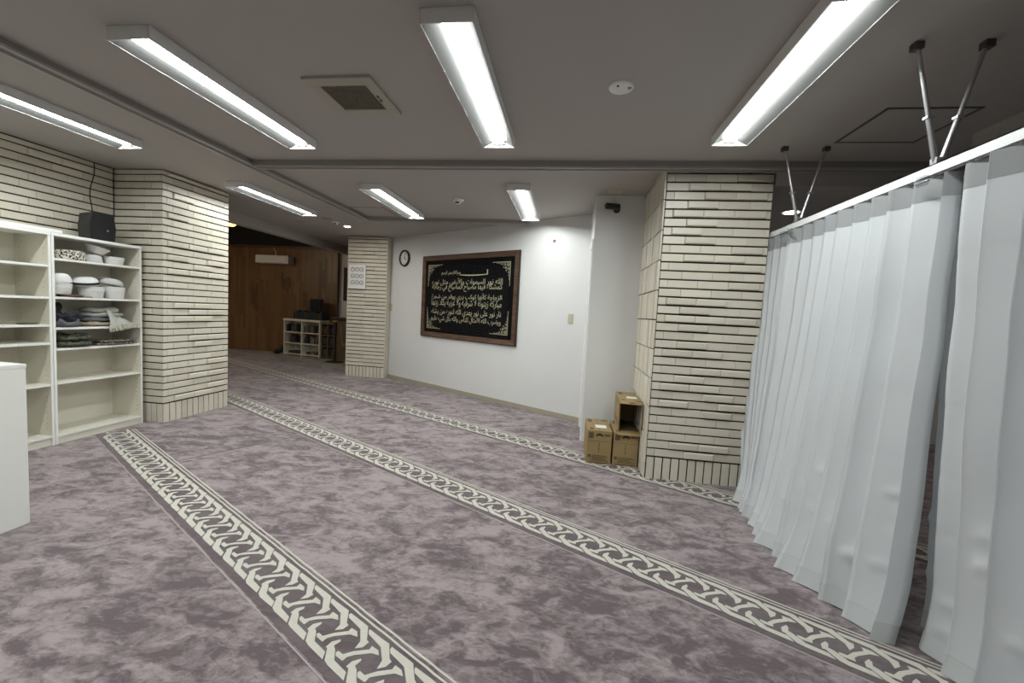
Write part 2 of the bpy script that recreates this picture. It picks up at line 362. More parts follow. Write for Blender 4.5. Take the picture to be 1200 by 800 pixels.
b = MB(); b.box(XL, -4.72, 4.30, 4.43, 0, 3.3); struct(b.build('wall_side_room', M['wall']), 'side wall of the dark room', 'wall')
b = MB(); b.box(XL - .12, XL, 4.3, YF, 0, 3.3); struct(b.build('wall_far_left', M['wall']), 'far left wall of the dark room', 'wall')
b = MB(); b.box(XL, XR, 9.7, 9.82, 0, 3.3); struct(b.build('wall_far', M['wall']), 'far white wall of the dark room', 'wall')
# white wall that carries the framed calligraphy
WA = Vector((-3.357, 7.277)); WB = Vector((.203, 5.094)); WD = (WB - WA).normalized(); WN = Vector((WD.y, -WD.x))   # WN points to the camera side
if WN.y > 0: WN = -WN
def wp(s, off=0.0, z=None):
    p = WA + WD * s + WN * off
    return (p.x, p.y) if z is None else Vector((p.x, p.y, z))
WLEN = (WB - WA).length
b = MB(); b.prism([wp(-.3), wp(WLEN + .3), wp(WLEN + .3, -.12), wp(-.3, -.12)], 0, H); struct(b.build('wall_front', M['wall']), 'white wall carrying the framed calligraphy', 'wall')
b = MB(); b.prism([wp(-.1, .010), wp(WLEN - .005, .010), wp(WLEN - .005, .0), wp(-.1, .0)], 0, .06); struct(b.build('baseboard_front', M['base']), 'thin beige baseboard under the white wall', 'baseboard')
# white column next to the tiled one
b = MB(); b.box(.20, .70, 4.335, 5.6, 0, H); struct(b.build('wall_column', M['wall']), 'narrow white wall column beside the tiled column', 'column')
b = MB(); b.box(.20, XR, 5.5, 5.62, 0, H); struct(b.build('wall_rear', M['wall']), 'white wall behind the tiled column', 'wall')
b = MB(); b.box(.186, .202, 4.34, 4.38, 0, 2.05); b.box(.186, .202, 4.9, 4.94, 0, 2.05); b.box(.186, .202, 4.34, 4.94, 2.05, 2.09); struct(b.build('trim_door_frame', M['shelf_edge']), 'white door trim on the side of the white column', 'door trim')
b = MB(); b.box(.205, .70, 4.323, 4.336, 0, .055); struct(b.build('baseboard_column', M['shelf']), 'pale baseboard of the white column', 'baseboard')
# ceiling tracks
def track_x(name, x0, x1, y, label):
    r = struct(MB().box(x0, x1, y - .035, y + .035, 2.475, H).build(name, M['track']), label, 'ceiling track')
    MB().box(x0, x1, y - .04, y - .022, 2.462, 2.476).build('lip', M['track2'], r); MB().box(x0, x1, y + .022, y + .04, 2.462, 2.476).build('lip', M['track2'], r)
def track_y(name, y0, y1, x, label):
    r = struct(MB().box(x - .035, x + .035, y0, y1, 2.485, H).build(name, M['track']), label, 'ceiling track')
    MB().box(x - .05, x - .028, y0, y1, 2.472, 2.486).build('lip', M['track2'], r); MB().box(x + .028, x + .05, y0, y1, 2.472, 2.486).build('lip', M['track2'], r)
track_x('trim_track_cross', -2.84, XR, 3.42, 'grey ceiling track running across to the tiled column')
track_y('trim_track_long', YB, 5.5, -2.88, 'grey ceiling track running along the room past the bookcases')
track_x('trim_track_back', -2.84, -.62, 5.53, 'grey ceiling track ending at the white wall')

# ------------------------------------------------------------------ tiles
TC = {}
def tile_mesh(Ln, Hh, D, ch):
    key = (round(Ln, 3), round(Hh, 3), round(D, 3))
    if key in TC: return TC[key]
    L2, H2 = key[0] / 2, key[1] / 2
    def ring(i, y): return [(-L2 + i, y, -H2 + i), (L2 - i, y, -H2 + i), (L2 - i, y, H2 - i), (-L2 + i, y, H2 - i)]
    vs = ring(0, 0) + ring(0, -D + ch) + ring(ch, -D)
    fs = [(8, 9, 10, 11)]
    for k in (0, 4):
        for i in range(4): fs.append((k + i, k + (i + 1) % 4, k + 4 + (i + 1) % 4, k + 4 + i))
    me = bpy.data.meshes.new('tile'); me.from_pydata(vs, [], fs); me.update(); me.materials.append(M['tile']); TC[key] = me
    return me
T = .012; CP = .0687; TL = .229
def put_tile(parent, org, a, s, z, Ln, Hh, D, ch=.002):
    o = bpy.data.objects.new('tile', tile_mesh(Ln, Hh, D, ch)); COL.objects.link(o); o.parent = parent
    c, n = math.cos(a), math.sin(a)
    out = Vector((n, -c, 0)); p = Vector((org[0] + c * s, org[1] + n * s, z)) - out * T
    o.location = p - wloc(parent); o.rotation_euler = (0, 0, a)
def tile_face(parent, org, deg, width, zs, ztop, offs, seed, soldier=True, prob=.3, s0=0.0, zmin=0, gap=.0022):
    a = math.radians(deg); rn = random.Random(seed); z = zs; r = 0
    if soldier:
        n = max(1, round((width - s0) / .0667)); wd = (width - s0) / n
        for i in range(n): put_tile(parent, org, a, s0 + wd * (i + .5), zs / 2 - .004, wd - .010, zs - .010, T + rn.uniform(-.001, .001))
    while z < ztop - .015:
        hh = min(CP, ztop - z); zc = z + hh / 2
        if zc > zmin:
            s = s0; first = offs[r % len(offs)]; e = s0 + first; run = 0
            while s < width - .004:
                e2 = min(e, width)
                if width - e2 < .02: e2 = width
                big = e2 - s > .12
                if run > 0: proud = True; run -= 1
                else:
                    proud = big and rn.random() < prob
                    if proud and rn.random() < .35: run = 1
                proud = proud and big and width - e2 > .02 and s > s0 + .02
                put_tile(parent, org, a, (s + e2) / 2, zc, e2 - s - gap, hh - .012 - (.004 if proud else 0), T + (.016 if proud else rn.uniform(-.0008, .0008)), .007 if proud else .002)
                s = e2; e = s + TL
        z += CP; r += 1
# tiled column on the right
ZS = .188
b = MB(); b.box(.68 + T, 1.478, 3.465 + T, 4.335, 0, 2.515); CR = struct(b.build('column_right', M['grout']), 'cream tiled column beside the curtain', 'column')
tile_face(CR, (.68, 3.465), 0, .798, ZS, 2.475, (.060, .167), 11, s0=.017, prob=.42)
# its side face: upright tiles stacked in straight joints
a = math.radians(-90); rn = random.Random(5)
zj = [0, .121] + [.121 + .237 * i for i in range(1, 11)] + [2.515]
for i in range(len(zj) - 1):
    n = 12
    for j in range(n):
        wd = .868 / n
        put_tile(CR, (.68, 4.335), a, wd * (j + .5) + .001, (zj[i] + zj[i + 1]) / 2, wd - .0025, zj[i + 1] - zj[i] - .009, T + (.006 if rn.random() < .35 else 0) * (1 if j < n - 1 else 0))
# tiled column on the left
b = MB(); b.box(-4.70, -4.01 - T, 3.632 + T, 4.43, 0, 2.515); CL = struct(b.build('column_left', M['grout']), 'cream tiled column beside the bookcase', 'column')
tile_face(CL, (-4.01, 3.632), 90, .80, .199, 2.515, (.110, .048), 21, prob=.34)
tile_face(CL, (-4.56, 3.632), 0, .55 - T, .199, 2.515, (.12, .20), 22, prob=.12)
# tiled wall on the left (above and behind the bookcases)
tile_face(WL, (-4.55, 1.25), 90, 2.37, .199, 2.515, (.16, .05, .11), 23, soldier=False, prob=.10, zmin=1.45)
b = MB(); b.box(-4.565, -4.556, 1.2, 3.63, 0, 1.45); b.build('plain_face', M['tile'], WL)
# far column
b = MB(); b.box(-3.99 + T, -3.25, 7.04 + T, 7.45, 0, 2.515); CF = struct(b.build('column_far', M['grout']), 'cream tiled column with the clock poster', 'column')
tile_face(CF, (-3.99, 7.04), 0, .74, .199, 2.515, (.115, .05), 31, prob=.15)
b = MB(); b.box(-3.99, -3.99 + T, 7.05, 7.45, 0, 2.515); b.box(-3.252, -3.240, 7.042, 7.45, 0, 2.515); b.build('side_face', M['tile'], CF)

# ------------------------------------------------------------------ far wood wall and dark room
b = MB(); b.box(XL, -5.70, 9.60, 9.70, 0, 2.62); WW = struct(b.build('wall_wood', M['woodwall']), 'wall of narrow vertical brown wood strips', 'wall')
b = MB(); b.box(XL, -5.86, 9.64, 9.70, 2.62, 3.22); struct(b.build('wall_black', M['ceil_dark']), 'black wall band above the wood strips', 'wall')
b = MB(); b.box(XL, -5.70, 9.57, 9.60, 2.60, 2.66); struct(b.build('trim_wood_top', M['woodstrip']), 'dark wooden top rail of the wood wall', 'trim')
rs = random.Random(9)
for (x0, x1, z0, z1) in ((-8.05, -7.84, 1.0, 1.9), (-7.22, -6.94, 1.45, 2.0), (-6.62, -6.27, .95, 1.6), (-6.20, -5.99, 1.35, 2.45), (-7.12, -6.98, .15, .75)):
    x = x0
    while x < x1:
        wd = .07; f = abs((x - (x0 + x1) / 2) / (x1 - x0) * 2)
        l0 = z0 + (z1 - z0) * rs.uniform(0, .42); l1 = z1 - (z1 - z0) * rs.uniform(0, .42)
        MB().box(x + .003, x + wd - .003, 9.594, 9.602, l0, l1).build('wood_strip', M['woodstrip'], WW); x += wd

# ------------------------------------------------------------------ ceiling lights
def make_light():
    t = thing('ceiling_light', (0, 0, H), 'long white ceiling light with a recessed glowing LED bar', 'ceiling light', 'ceiling lights hung in rows')
    W, Ln, D = .112, .635, .062
    b = MB()
    b.box(-W, -W + .004, -Ln, Ln, -D, 0); b.box(W - .004, W, -Ln, Ln, -D, 0); b.box(-W, W, -Ln, -Ln + .004, -D, 0); b.box(-W, W, Ln - .004, Ln, -D, 0); b.box(-W, W, -Ln, Ln, -.004, 0)
    b.build('housing', M['lamp_white'], t, local=True)
    for s in (-1, 1):
        b = MB(); p = [(s * .1085, -D + .0003), (s * .075, -.044), (s * .042, -.026), (s * .036, -.022)]
        vs = [(x, y, z) for y in (-Ln + .004, Ln - .004) for x, z in p]; fs = [(i, i + 1, i + 5, i + 4) for i in range(3)]
        b.add(vs, fs); b.build('reflector', M['refl'], t, local=True)
    b = MB(); n = 10; vs = []; fs = []
    ys = (-Ln + .02, Ln - .02)
    for y in ys:
        for i in range(n + 1):
            a = PI * i / n; vs.append((-.037 * math.cos(a), y, -.024 - .020 * math.sin(a)))
    for i in range(n): fs.append((i, i + 1, n + 2 + i, n + 1 + i))
    fs += [tuple(range(n + 1)), tuple(range(n + 1, 2 * n + 2))[::-1]]
    b.add(vs, fs, True); b.build('led_bar', M['bar'], t, local=True)
    for s in (-1, 1):
        MB().box(-.04, .04, s * (Ln - .02) - .008, s * (Ln - .02) + .008, -.046, -.02, .002).build('end_cap', M['lamp_white'], t, local=True)
    return t
LIGHT = make_light(); first = True
for (x, y, lab) in ((-.567, 2.340, 'long lit ceiling light between the square vent and the round emergency lamp'), (-2.083, 2.360, 'long lit ceiling light between the grey lengthwise track and the square vent'), (.963, 2.315, 'long lit ceiling light between the emergency lamp and the curtain rods'), (-3.585, 2.350, 'long lit ceiling light above the white bookcases'), (-2.060, 4.650, 'long lit ceiling light beside the small ceiling access hatch'), (-.550, 4.612, 'long lit ceiling light in front of the white column with the security camera'), (-3.540, 4.625, 'long lit ceiling light beside the beam of the dark room'),
                  (-2.083, .05, 'added unseen ceiling light over the near carpet beside the low cabinet'), (-.567, .03, 'added unseen ceiling light over the middle of the near carpet'), (-3.585, .05, 'added unseen ceiling light over the low cabinet by the tiled wall')):  # unseen row behind the camera, added to light the foreground
    o = LIGHT if first else copy_tree(LIGHT); first = False
    o.location = (x, y, H); o['label'] = lab

# ------------------------------------------------------------------ other things on the ceiling
t = thing('ceiling_vent', (-1.325, 2.37, H), 'square cream ceiling vent with a perforated grille', 'vent')
b = MB()
for a, c, d, e in ((-.20, .20, -.21, -.135), (-.20, .20, .135, .21), (-.20, -.135, -.135, .135), (.135, .20, -.135, .135)): b.box(a, c, d, e, -.016, 0, .003)
b.build('frame', M['ventframe'], t, local=True)
MB().box(-.135, .135, -.135, .135, -.010, -.002).build('grille', M['perf'], t, local=True)
for i in range(13): MB().box(-.135, .135, -.126 + i * .021 - .0015, -.126 + i * .021 + .0015, -.012, -.009).build('slat', M['perf'], t, local=True)
b = MB(); b.box(.148, .158, -.03, -.005, -.019, -.015); b.box(.148, .158, .01, .035, -.019, -.015); b.build('catch', M['ink'], t, local=True)
t = thing('emergency_light', (.198, 2.332, H), 'round white emergency lamp set in the ceiling', 'ceiling fitting')
MB().lathe([(.0, -.012), (.050, -.012), (.062, -.008), (.066, 0)], n=28).build('rim', M['white_pl'], t, local=True)
MB().lathe([(0, -.026), (.012, -.024), (.018, -.016), (.022, -.011)], n=16).build('lens', M['pane'], t, local=True)
MB().lathe([(0, -.018), (.009, -.017), (.011, -.011)], n=12, c=(.042, -.012, 0)).build('test_button', M['ventframe'], t, local=True)
MB().lathe([(0, -.016), (.006, -.015), (.007, -.011)], n=12, c=(-.020, -.034, 0)).build('indicator', M['ink'], t, local=True)
def detector(x, y, label, s=1.0):
    t = thing('smoke_detector', (x, y, H), label, 'smoke detector')
    MB().lathe([(0, -.016 * s), (.058 * s, -.016 * s), (.062 * s, 0)], n=24).build('base', M['white_pl'], t, local=True)
    MB().lathe([(0, -.046 * s), (.026 * s, -.044 * s), (.032 * s, -.030 * s), (.040 * s, -.016 * s)], n=20).build('sensor_head', M['white_pl'], t, local=True)
    MB().box(-.02 * s, .02 * s, -.036 * s, -.026 * s, -.044 * s, -.030 * s).build('slot', M['ink'], t, local=True)
detector(-1.300, 4.573, 'small white smoke detector between the two short looking ceiling lights by the wall')
detector(-3.55, 5.90, 'small smoke detector beside the round downlight near the dark room', .9)
def disc(x, y, z, r, label, glow):
    t = thing('downlight', (x, y, z), label, 'downlight')
    MB().lathe([(r * .78, -.006), (r, -.008), (r * 1.08, -.002), (r * 1.08, 0)], n=24).build('rim', M['white_pl'], t, local=True)
    MB().lathe([(0, -.007), (r * .8, -.006)], n=24).build('lens', glow, t, local=True)
GLOW = emit('downlight glow', (1, .97, .90), 70.0)
disc(-3.538, 6.203, H, .055, 'small lit downlight in front of the far tiled column', GLOW)
disc(1.974, 4.226, 2.365, .075, 'lit downlight in the lowered ceiling behind the curtain', GLOW)
GREY = M['track']
for x, y, lab in ((-4.153, 5.937, 'round grey cover plate on the ceiling nearest the beam'), (-3.561, 5.685, 'round grey cover plate on the ceiling beside the small smoke detector')):
    tag(MB().lathe([(0, -.008), (.06, -.008), (.072, -.004), (.075, 0)], c=(x, y, H), n=22).build('cover_plate', GREY, org=(x, y, H)), lab, 'ceiling plate', 'ceiling cover plates')
# security-style warning unit behind the curtain beside the downlight
t = thing('smoke_detector', (1.83, 4.42, 2.365), 'small grey detector on the lowered ceiling next to its downlight', 'smoke detector')
MB().lathe([(0, -.014), (.045, -.014), (.05, 0)], n=20).build('base', M['track2'], t, local=True); MB().lathe([(0, -.04), (.022, -.038), (.03, -.014)], n=16).build('sensor_head', M['track2'], t, local=True)
def hatch(x0, x1, y0, y1, label, wd):
    t = thing('ceiling_hatch', ((x0 + x1) / 2, (y0 + y1) / 2, H), label, 'access hatch')
    b = MB()
    for a, c, d, e in ((x0, x1, y0, y0 + wd), (x0, x1, y1 - wd, y1), (x0, x0 + wd, y0, y1), (x1 - wd, x1, y0, y1)): b.box(a, c, d, e, H - .003, H + .001)
    b.build('frame', M['darksteel'], t); MB().box(x0 + wd, x1 - wd, y0 + wd, y1 - wd, H - .0015, H + .001).build('panel', M['ceil'], t)
hatch(1.646, 2.115, 2.592, 3.055, 'square ceiling access hatch with dark frame above the curtain', .016)
hatch(-2.825, -2.365, 4.985, 5.46, 'square ceiling access hatch beside the grey track', .009)
# pendant glowing warm in the dark room; second one, unseen, added to brighten it
SHADE = emit('warm shade', (1, .52, .10), 1.3); ADDED_BULB = emit('added warm bulb', (1, .82, .58), 170)
for x, y, lab, low in ((-6.0, 6.66, 'small warm glowing pendant lamp at the edge of the tiled column', 0), (-7.6, 6.3, 'added unseen warm pendant lamp hanging deeper in the dark side room', 1)):
    t = thing('pendant_lamp', (x, y, 3.22), lab, 'lamp')
    MB().tube([(x, y, 3.22), (x, y, 2.70)], .006, 8).build('cord', M['black'], t)
    MB().lathe([(.012, .09), (.05, .07), (.085, .02), (.092, -.03)] + ([] if low else [(.06, -.055), (0, -.06)]), c=(x, y, 2.62), n=20).build('shade', SHADE, t)
    if low: MB().lathe([(.012, .04), (.03, .0), (.040, -.04), (.028, -.075), (0, -.085)], c=(x, y, 2.62), n=16).build('bulb', ADDED_BULB, t)

# ------------------------------------------------------------------ curtain rail and curtains
RX, RZ = 1.51, 2.004
t = thing('curtain_rail', (RX, 1.9, RZ), 'white curtain rail hung from the ceiling on steel rods', 'curtain rail')
b = MB(); b.box(RX - .016, RX - .010, -1.2, 3.86, RZ - .022, RZ + .022); b.box(RX + .010, RX + .016, -1.2, 3.86, RZ - .022, RZ + .022); b.box(RX - .016, RX + .016, -1.2, 3.86, RZ + .016, RZ + .022); b.build('rail', M['rail'], t)
for y in (2.037, 3.122, .3):
    for s in (-1, 1):
        top = Vector((RX + s * .13, y, H)); bot = Vector((RX + s * .010, y, RZ + .024)); mid = top.lerp(bot, .62)
        r = MB().tube([top, mid], .0085, 10).build('strut', M['steel'], t)
        MB().tube([mid, bot], .0110, 10).build('strut_sleeve', M['steel'], r)
        MB().box(mid.x - .014, mid.x + .014, y - .014, y + .014, mid.z - .006, mid.z + .006, .002).build('clamp', M['steel'], r)
        MB().box(top.x - .018, top.x + .018, y - .018, y + .018, H - .03, H, .003).build('ceiling_bracket', M['darksteel'], r)
    MB().box(RX - .02, RX + .02, y - .018, y + .018, RZ + .018, RZ + .045, .003).build('rail_hanger', M['steel'], t)
def sstep(x): x = max(0, min(1, x)); return x * x * (3 - 2 * x)
def curtain(name, label, yt, yb, xb, nf, at, ab, seed, ph0=0.0, power=1.6, edge_back=0.0, start_back=0.0):
    rn = random.Random(seed); ZT = RZ - .030; NS = int(nf * 18); NZ = 96; NH = 4; NB = 4; HH = .098
    zs = [ZT - HH * i / NH for i in range(NH + 1)] + [ZT - HH - (ZT - HH - .085) * i / NZ for i in range(1, NZ + 1)] + [.085 - .079 * i / NB for i in range(1, NB + 1)]
    jit = [rn.uniform(-.12, .12) for _ in range(int(nf) + 4)]; am = [rn.uniform(.75, 1.25) for _ in range(int(nf) + 4)]; cz = [[(rn.uniform(.10, .62), rn.uniform(.006, .016) * rn.choice((1, 1, -.6)), rn.uniform(.014, .03), rn.uniform(.2, .8)) for _ in range(4)] for _ in range(int(nf) + 4)]; bw = [rn.uniform(-1, 1) for _ in range(int(nf) + 4)]
    grid = []
    for z in zs:
        t = (ZT - z) / ZT; g = t ** power; row = []
        for i in range(NS + 1):
            s = i / NS; phi = s * nf + ph0; k = int(math.floor(phi)); r = phi - k
            if r < .80: q = r / .80; wv = -1 + 2 * q ** .72; rp = 1.18 * q
            else: q = sstep((r - .80) / .20); wv = 1 - 2 * q; rp = 1.18 - .18 * (r - .80) / .20
            mixk = lambda a_: a_[k % len(a_)] * (1 - r) + a_[(k + 1) % len(a_)] * r
            amp = (at + (ab - at) * t ** 1.2) * mixk(am)
            se = max(0, min(1.02, (k + rp - ph0 + mixk(jit) * t) / nf)) if 0 < i < NS else s
            y0 = yt[0] + (yt[1] - yt[0]) * se; y1 = yb[0] + (yb[1] - yb[0]) * se
            x1 = xb[0] * (1 - s) ** 2 + 2 * xb[1] * s * (1 - s) + xb[2] * s * s
            Y = y0 + (y1 - y0) * g; X = RX + (x1 - RX) * g + wv * amp
            X -= edge_back * 0 if s < .9 else 0
            if edge_back and s > .95: X += edge_back * ((s - .95) / .05) ** 1.5
            if start_back and s < .05: X += start_back * sstep((.05 - s) / .02)
            # soft buckling where the cloth meets the carpet, and shallow storage creases
            low = max(0, 1 - z / .30)
            X += low ** 1.5 * .030 * mixk(bw) - low ** 2 * .015
            for zc, ca, cw, cr in cz[k % len(cz)]: X -= ca * math.exp(-((z - zc - .05 * (r - cr)) / cw) ** 2) * math.exp(-((r - cr) / .35) ** 2) * sstep((r - .10) / .2) * sstep((.70 - r) / .2)
            X += g ** 3 * .055 * noise.noise(Vector((s * nf * .55, seed * 1.7, .3)))
            nv = noise.noise(Vector((Y * 5, z * 3.2, seed * 3.1))); X += nv * .010 * min(1, t * 3 + .2)
            for zc in ((1.62, 1.02, .74) if .05 < r < .7 else ()): X += .0022 * math.exp(-((z - zc - .01 * math.sin(k * 3 + s * 9)) / .012) ** 2)
            row.append((X, Y, max(z, .006)))
        grid.append(row)
    root = thing(name, (RX, (yt[0] + yt[1]) / 2, 0), label, 'curtain', None)
    def part(nm, r0, r1, m, off=0):
        b = MB(); vs = [(x - off, y, z) for r in grid[r0:r1 + 1] for x, y, z in r]; w_ = NS + 1
        fs = [(i * w_ + j, i * w_ + j + 1, (i + 1) * w_ + j + 1, (i + 1) * w_ + j) for i in range(r1 - r0) for j in range(NS)]
        b.add(vs, fs, True); o = b.build(nm, m, root); o.data.set_sharp_from_angle(angle=PI); return o
    part('header_tape', 0, NH, M['header'], .0012); part('cloth', NH, NH + NZ, M['curtain']); part('hem', NH + NZ, NH + NZ + NB, M['hem'], .0015)
    # hooks between rail and header
    for k in range(int(nf) + 1):
        s = min(1, max(0, (k + .45 - ph0) / nf)); y = yt[0] + (yt[1] - yt[0]) * s
        MB().tube([(RX, y, RZ + .005), (RX, y, ZT - .001)], .0025, 6).build('hook', M['rail'], root)
    return root
CA = curtain('curtain', 'short white curtain length hanging against the tiled column', (3.80, 3.19), (3.30, 2.93), (1.40, 1.34, 1.30), 6, .024, .030, 3, .0, 1.5)
CB = curtain('curtain', 'brightly lit white curtain with its hem kicked out over the carpet', (3.13, 1.985), (2.93, 1.86), (1.33, 1.20, 1.385), 9, .034, .052, 7, 0, 1.7, edge_back=.03)
CC = curtain('curtain', 'wide pleated white curtain hanging straight on the near side of the gap', (2.045, -.9), (2.0, -.9), (1.560, 1.545, 1.54), 18.6, .046, .056, 12, .30, 1.4, start_back=.09)
for p, y in ((CA, 3.20), (CB, 2.03), (CB, 3.10)):
    b = MB(); b.box(RX - .062, RX - .046, y - .022, y + .030, 1.930, 1.972, .004); b.build('clip', M['clip'], p)
    MB().tube([(RX - .055, y - .03, 1.945), (RX - .055, y + .03, 1.945)], .005, 8).build('clip_pin', M['steel'], p)

# ------------------------------------------------------------------ framed calligraphy
FORMS = {}
for c in list(range(0xFE70, 0xFEFD)):
    d = unicodedata.decomposition(chr(c)).split()
    if len(d) == 2: FORMS[(d[0][1:-1], chr(int(d[1], 16)))] = chr(c)
    elif len(d) == 3: FORMS[(d[0][1:-1], chr(int(d[1], 16)) + chr(int(d[2], 16)))] = chr(c)
def shape(txt):
    u = []; i = 0
    while i < len(txt):
        if txt[i] == '\u0644' and i + 1 < len(txt) and ('isolated', txt[i:i + 2]) in FORMS: u.append(txt[i:i + 2]); i += 2
        else: u.append(txt[i]); i += 1
    out = []
    def left(x): return ('initial', x) in FORMS
    def right(x): return ('final', x) in FORMS
    for i, x in enumerate(u):
        p = i > 0 and left(u[i - 1]) and right(x); n = i + 1 < len(u) and left(x) and right(u[i + 1])
        f = 'medial' if p and n else 'final' if p else 'initial' if n else 'isolated'
        out.append(FORMS.get((f, x), FORMS.get(('isolated', x), x)))
    return ''.join(reversed(out))
def text_mesh(body, weight=.02):
    cu = bpy.data.curves.new('lettering', 'FONT'); cu.body = body; cu.resolution_u = 2; cu.offset = weight
    o = bpy.data.objects.new('lettering', cu); COL.objects.link(o); bpy.context.view_layer.update()
    me = bpy.data.meshes.new_from_object(o.evaluated_get(bpy.context.evaluated_depsgraph_get()))
    vs = [v.co.copy() for v in me.vertices]; fs = [tuple(p.vertices) for p in me.polygons]
    bpy.data.objects.remove(o); bpy.data.curves.remove(cu); bpy.data.meshes.remove(me)
    return vs, fs
def wall_text(b, body, s0, s1, z0, z1, off, weight=.02):
    vs, fs = text_mesh(shape(body), weight)
    xa, xb = min(v.x for v in vs), max(v.x for v in vs); ya, yb = min(v.y for v in vs), max(v.y for v in vs)
    b.add([wp(s0 + (v.x - xa) / (xb - xa) * (s1 - s0), off, z0 + (v.y - ya) / (yb - ya) * (z1 - z0)) for v in vs], fs)
def wbox(b, s0, s1, o0, o1, z0, z1):
    vs = [wp(s, o, z) for z in (z0, z1) for o in (o0, o1) for s in (s0, s1)]
    b.add(vs, [(0, 2, 3, 1), (4, 5, 7, 6), (0, 1, 5, 4), (2, 6, 7, 3), (0, 4, 6, 2), (1, 3, 7, 5)]); return b
FS0, FS1, FZ0, FZ1 = 1.088, 3.111, .852, 2.142
FR = thing('framed_calligraphy', wp((FS0 + FS1) / 2, 0, FZ0), 'large walnut framed black panel with gold Arabic calligraphy', 'framed calligraphy')
def bar4(s0, s1, z0, z1, wd, o0, o1, oi):
    out = []
    for (P, Q, R_, T_) in (((s0, z0), (s1, z0), (s1 - wd, z0 + wd), (s0 + wd, z0 + wd)), ((s1, z0), (s1, z1), (s1 - wd, z1 - wd), (s1 - wd, z0 + wd)), ((s1, z1), (s0, z1), (s0 + wd, z1 - wd), (s1 - wd, z1 - wd)), ((s0, z1), (s0, z0), (s0 + wd, z0 + wd), (s0 + wd, z1 - wd))):
        b = MB(); n = [wp(P[0], o0, P[1]), wp(Q[0], o0, Q[1]), wp(R_[0], o0, R_[1]), wp(T_[0], o0, T_[1]), wp(P[0], o1, P[1]), wp(Q[0], o1, Q[1]), wp(R_[0], oi, R_[1]), wp(T_[0], oi, T_[1])]
        b.add(n, [(0, 1, 2, 3), (7, 6, 5, 4), (0, 4, 5, 1), (1, 5, 6, 2), (2, 6, 7, 3), (3, 7, 4, 0)]); out.append(b)
    return out
for b in bar4(FS0, FS1, FZ0, FZ1, .066, .002, .045, .032): b.build('frame_rail', M['walnut'], FR)
for b in bar4(FS0 - .012, FS1 + .012, FZ0 - .012, FZ1 + .012, .014, .0, .03, .03): b.build('outer_edge', M['ink'], FR)
IS0, IS1, IZ0, IZ1 = FS0 + .066, FS1 - .066, FZ0 + .066, FZ1 - .066
wbox(MB(), IS0, IS1, .002, .014, IZ0, IZ1).build('panel', M['velvet'], FR)
PN = wbox(MB(), IS0, IS1, .024, .027, IZ0, IZ1).build('glass_pane', M['pane'], FR)
LW, LH = IS1 - IS0, IZ1 - IZ0
def fz(f): return IZ1 - LH * f
def fs_(f): return IS0 + LW * f
LIN = ((('\u0627\u0644\u0644\u0647 \u0646\u0648\u0631 \u0627\u0644\u0633\u0645\u0648\u0627\u062a \u0648\u0627\u0644\u0623\u0631\u0636 \u0645\u062b\u0644 \u0646\u0648\u0631\u0647', '\u0643\u0645\u0634\u0643\u0627\u0629 \u0641\u064a\u0647\u0627 \u0645\u0635\u0628\u0627\u062d \u0627\u0644\u0645\u0635\u0628\u0627\u062d \u0641\u064a \u0632\u062c\u0627\u062c\u0629'), .245, .430),
       (('\u0627\u0644\u0632\u062c\u0627\u062c\u0629 \u0643\u0623\u0646\u0647\u0627 \u0643\u0648\u0643\u0628 \u062f\u0631\u064a \u064a\u0648\u0642\u062f \u0645\u0646 \u0634\u062c\u0631\u0629', '\u0645\u0628\u0627\u0631\u0643\u0629 \u0632\u064a\u062a\u0648\u0646\u0629 \u0644\u0627 \u0634\u0631\u0642\u064a\u0629 \u0648\u0644\u0627 \u063a\u0631\u0628\u064a\u0629 \u064a\u0643\u0627\u062f \u0632\u064a\u062a\u0647\u0627'), .445, .640),
       (('\u0646\u0627\u0631 \u0646\u0648\u0631 \u0639\u0644\u0649 \u0646\u0648\u0631 \u064a\u0647\u062f\u064a \u0627\u0644\u0644\u0647 \u0644\u0646\u0648\u0631\u0647 \u0645\u0646 \u064a\u0634\u0627\u0621', '\u0648\u064a\u0636\u0631\u0628 \u0627\u0644\u0644\u0647 \u0627\u0644\u0623\u0645\u062b\u0627\u0644 \u0644\u0644\u0646\u0627\u0633 \u0648\u0627\u0644\u0644\u0647 \u0628\u0643\u0644 \u0634\u064a\u0621 \u0639\u0644\u064a\u0645'), .660, .860))
for (up, lo), f0, f1 in LIN:
    b = MB(); mid = (f0 + f1) / 2
    wall_text(b, lo, fs_(.085), fs_(.885), fz(f1), fz(mid - .015), .0155, .0); wall_text(b, up, fs_(.085), fs_(.885), fz(mid + .010), fz(f0), .0157, .0)
    b.build('lettering', M['gold'], FR)
b = MB(); wall_text(b, '\u0627\u0644\u0631\u062d\u0645\u0646 \u0627\u0644\u0631\u062d\u064a\u0645', fs_(.20), fs_(.36), fz(.215), fz(.145), .0155, .0); wall_text(b, '\u0628\u0633\u0645 \u0627\u0644\u0644\u0647', fs_(.36), fs_(.43), fz(.215), fz(.145), .0155, .0)
n = 16; top = []; bot = []
for i in range(n + 1):
    q = i / n; z = fz(.205) - .010 * math.sin(PI * q); h = .005 + .003 * math.sin(PI * q)
    top.append(wp(fs_(.42 + .31 * q), .0155, z + h)); bot.append(wp(fs_(.42 + .31 * q), .0155, z - h))
b.add(top + bot, [(i + n + 1, i + n + 2, i + 1, i) for i in range(n)]); wbox(b, fs_(.722), fs_(.732), .0145, .0155, fz(.205), fz(.145)); b.build('lettering', M['gold'], FR)
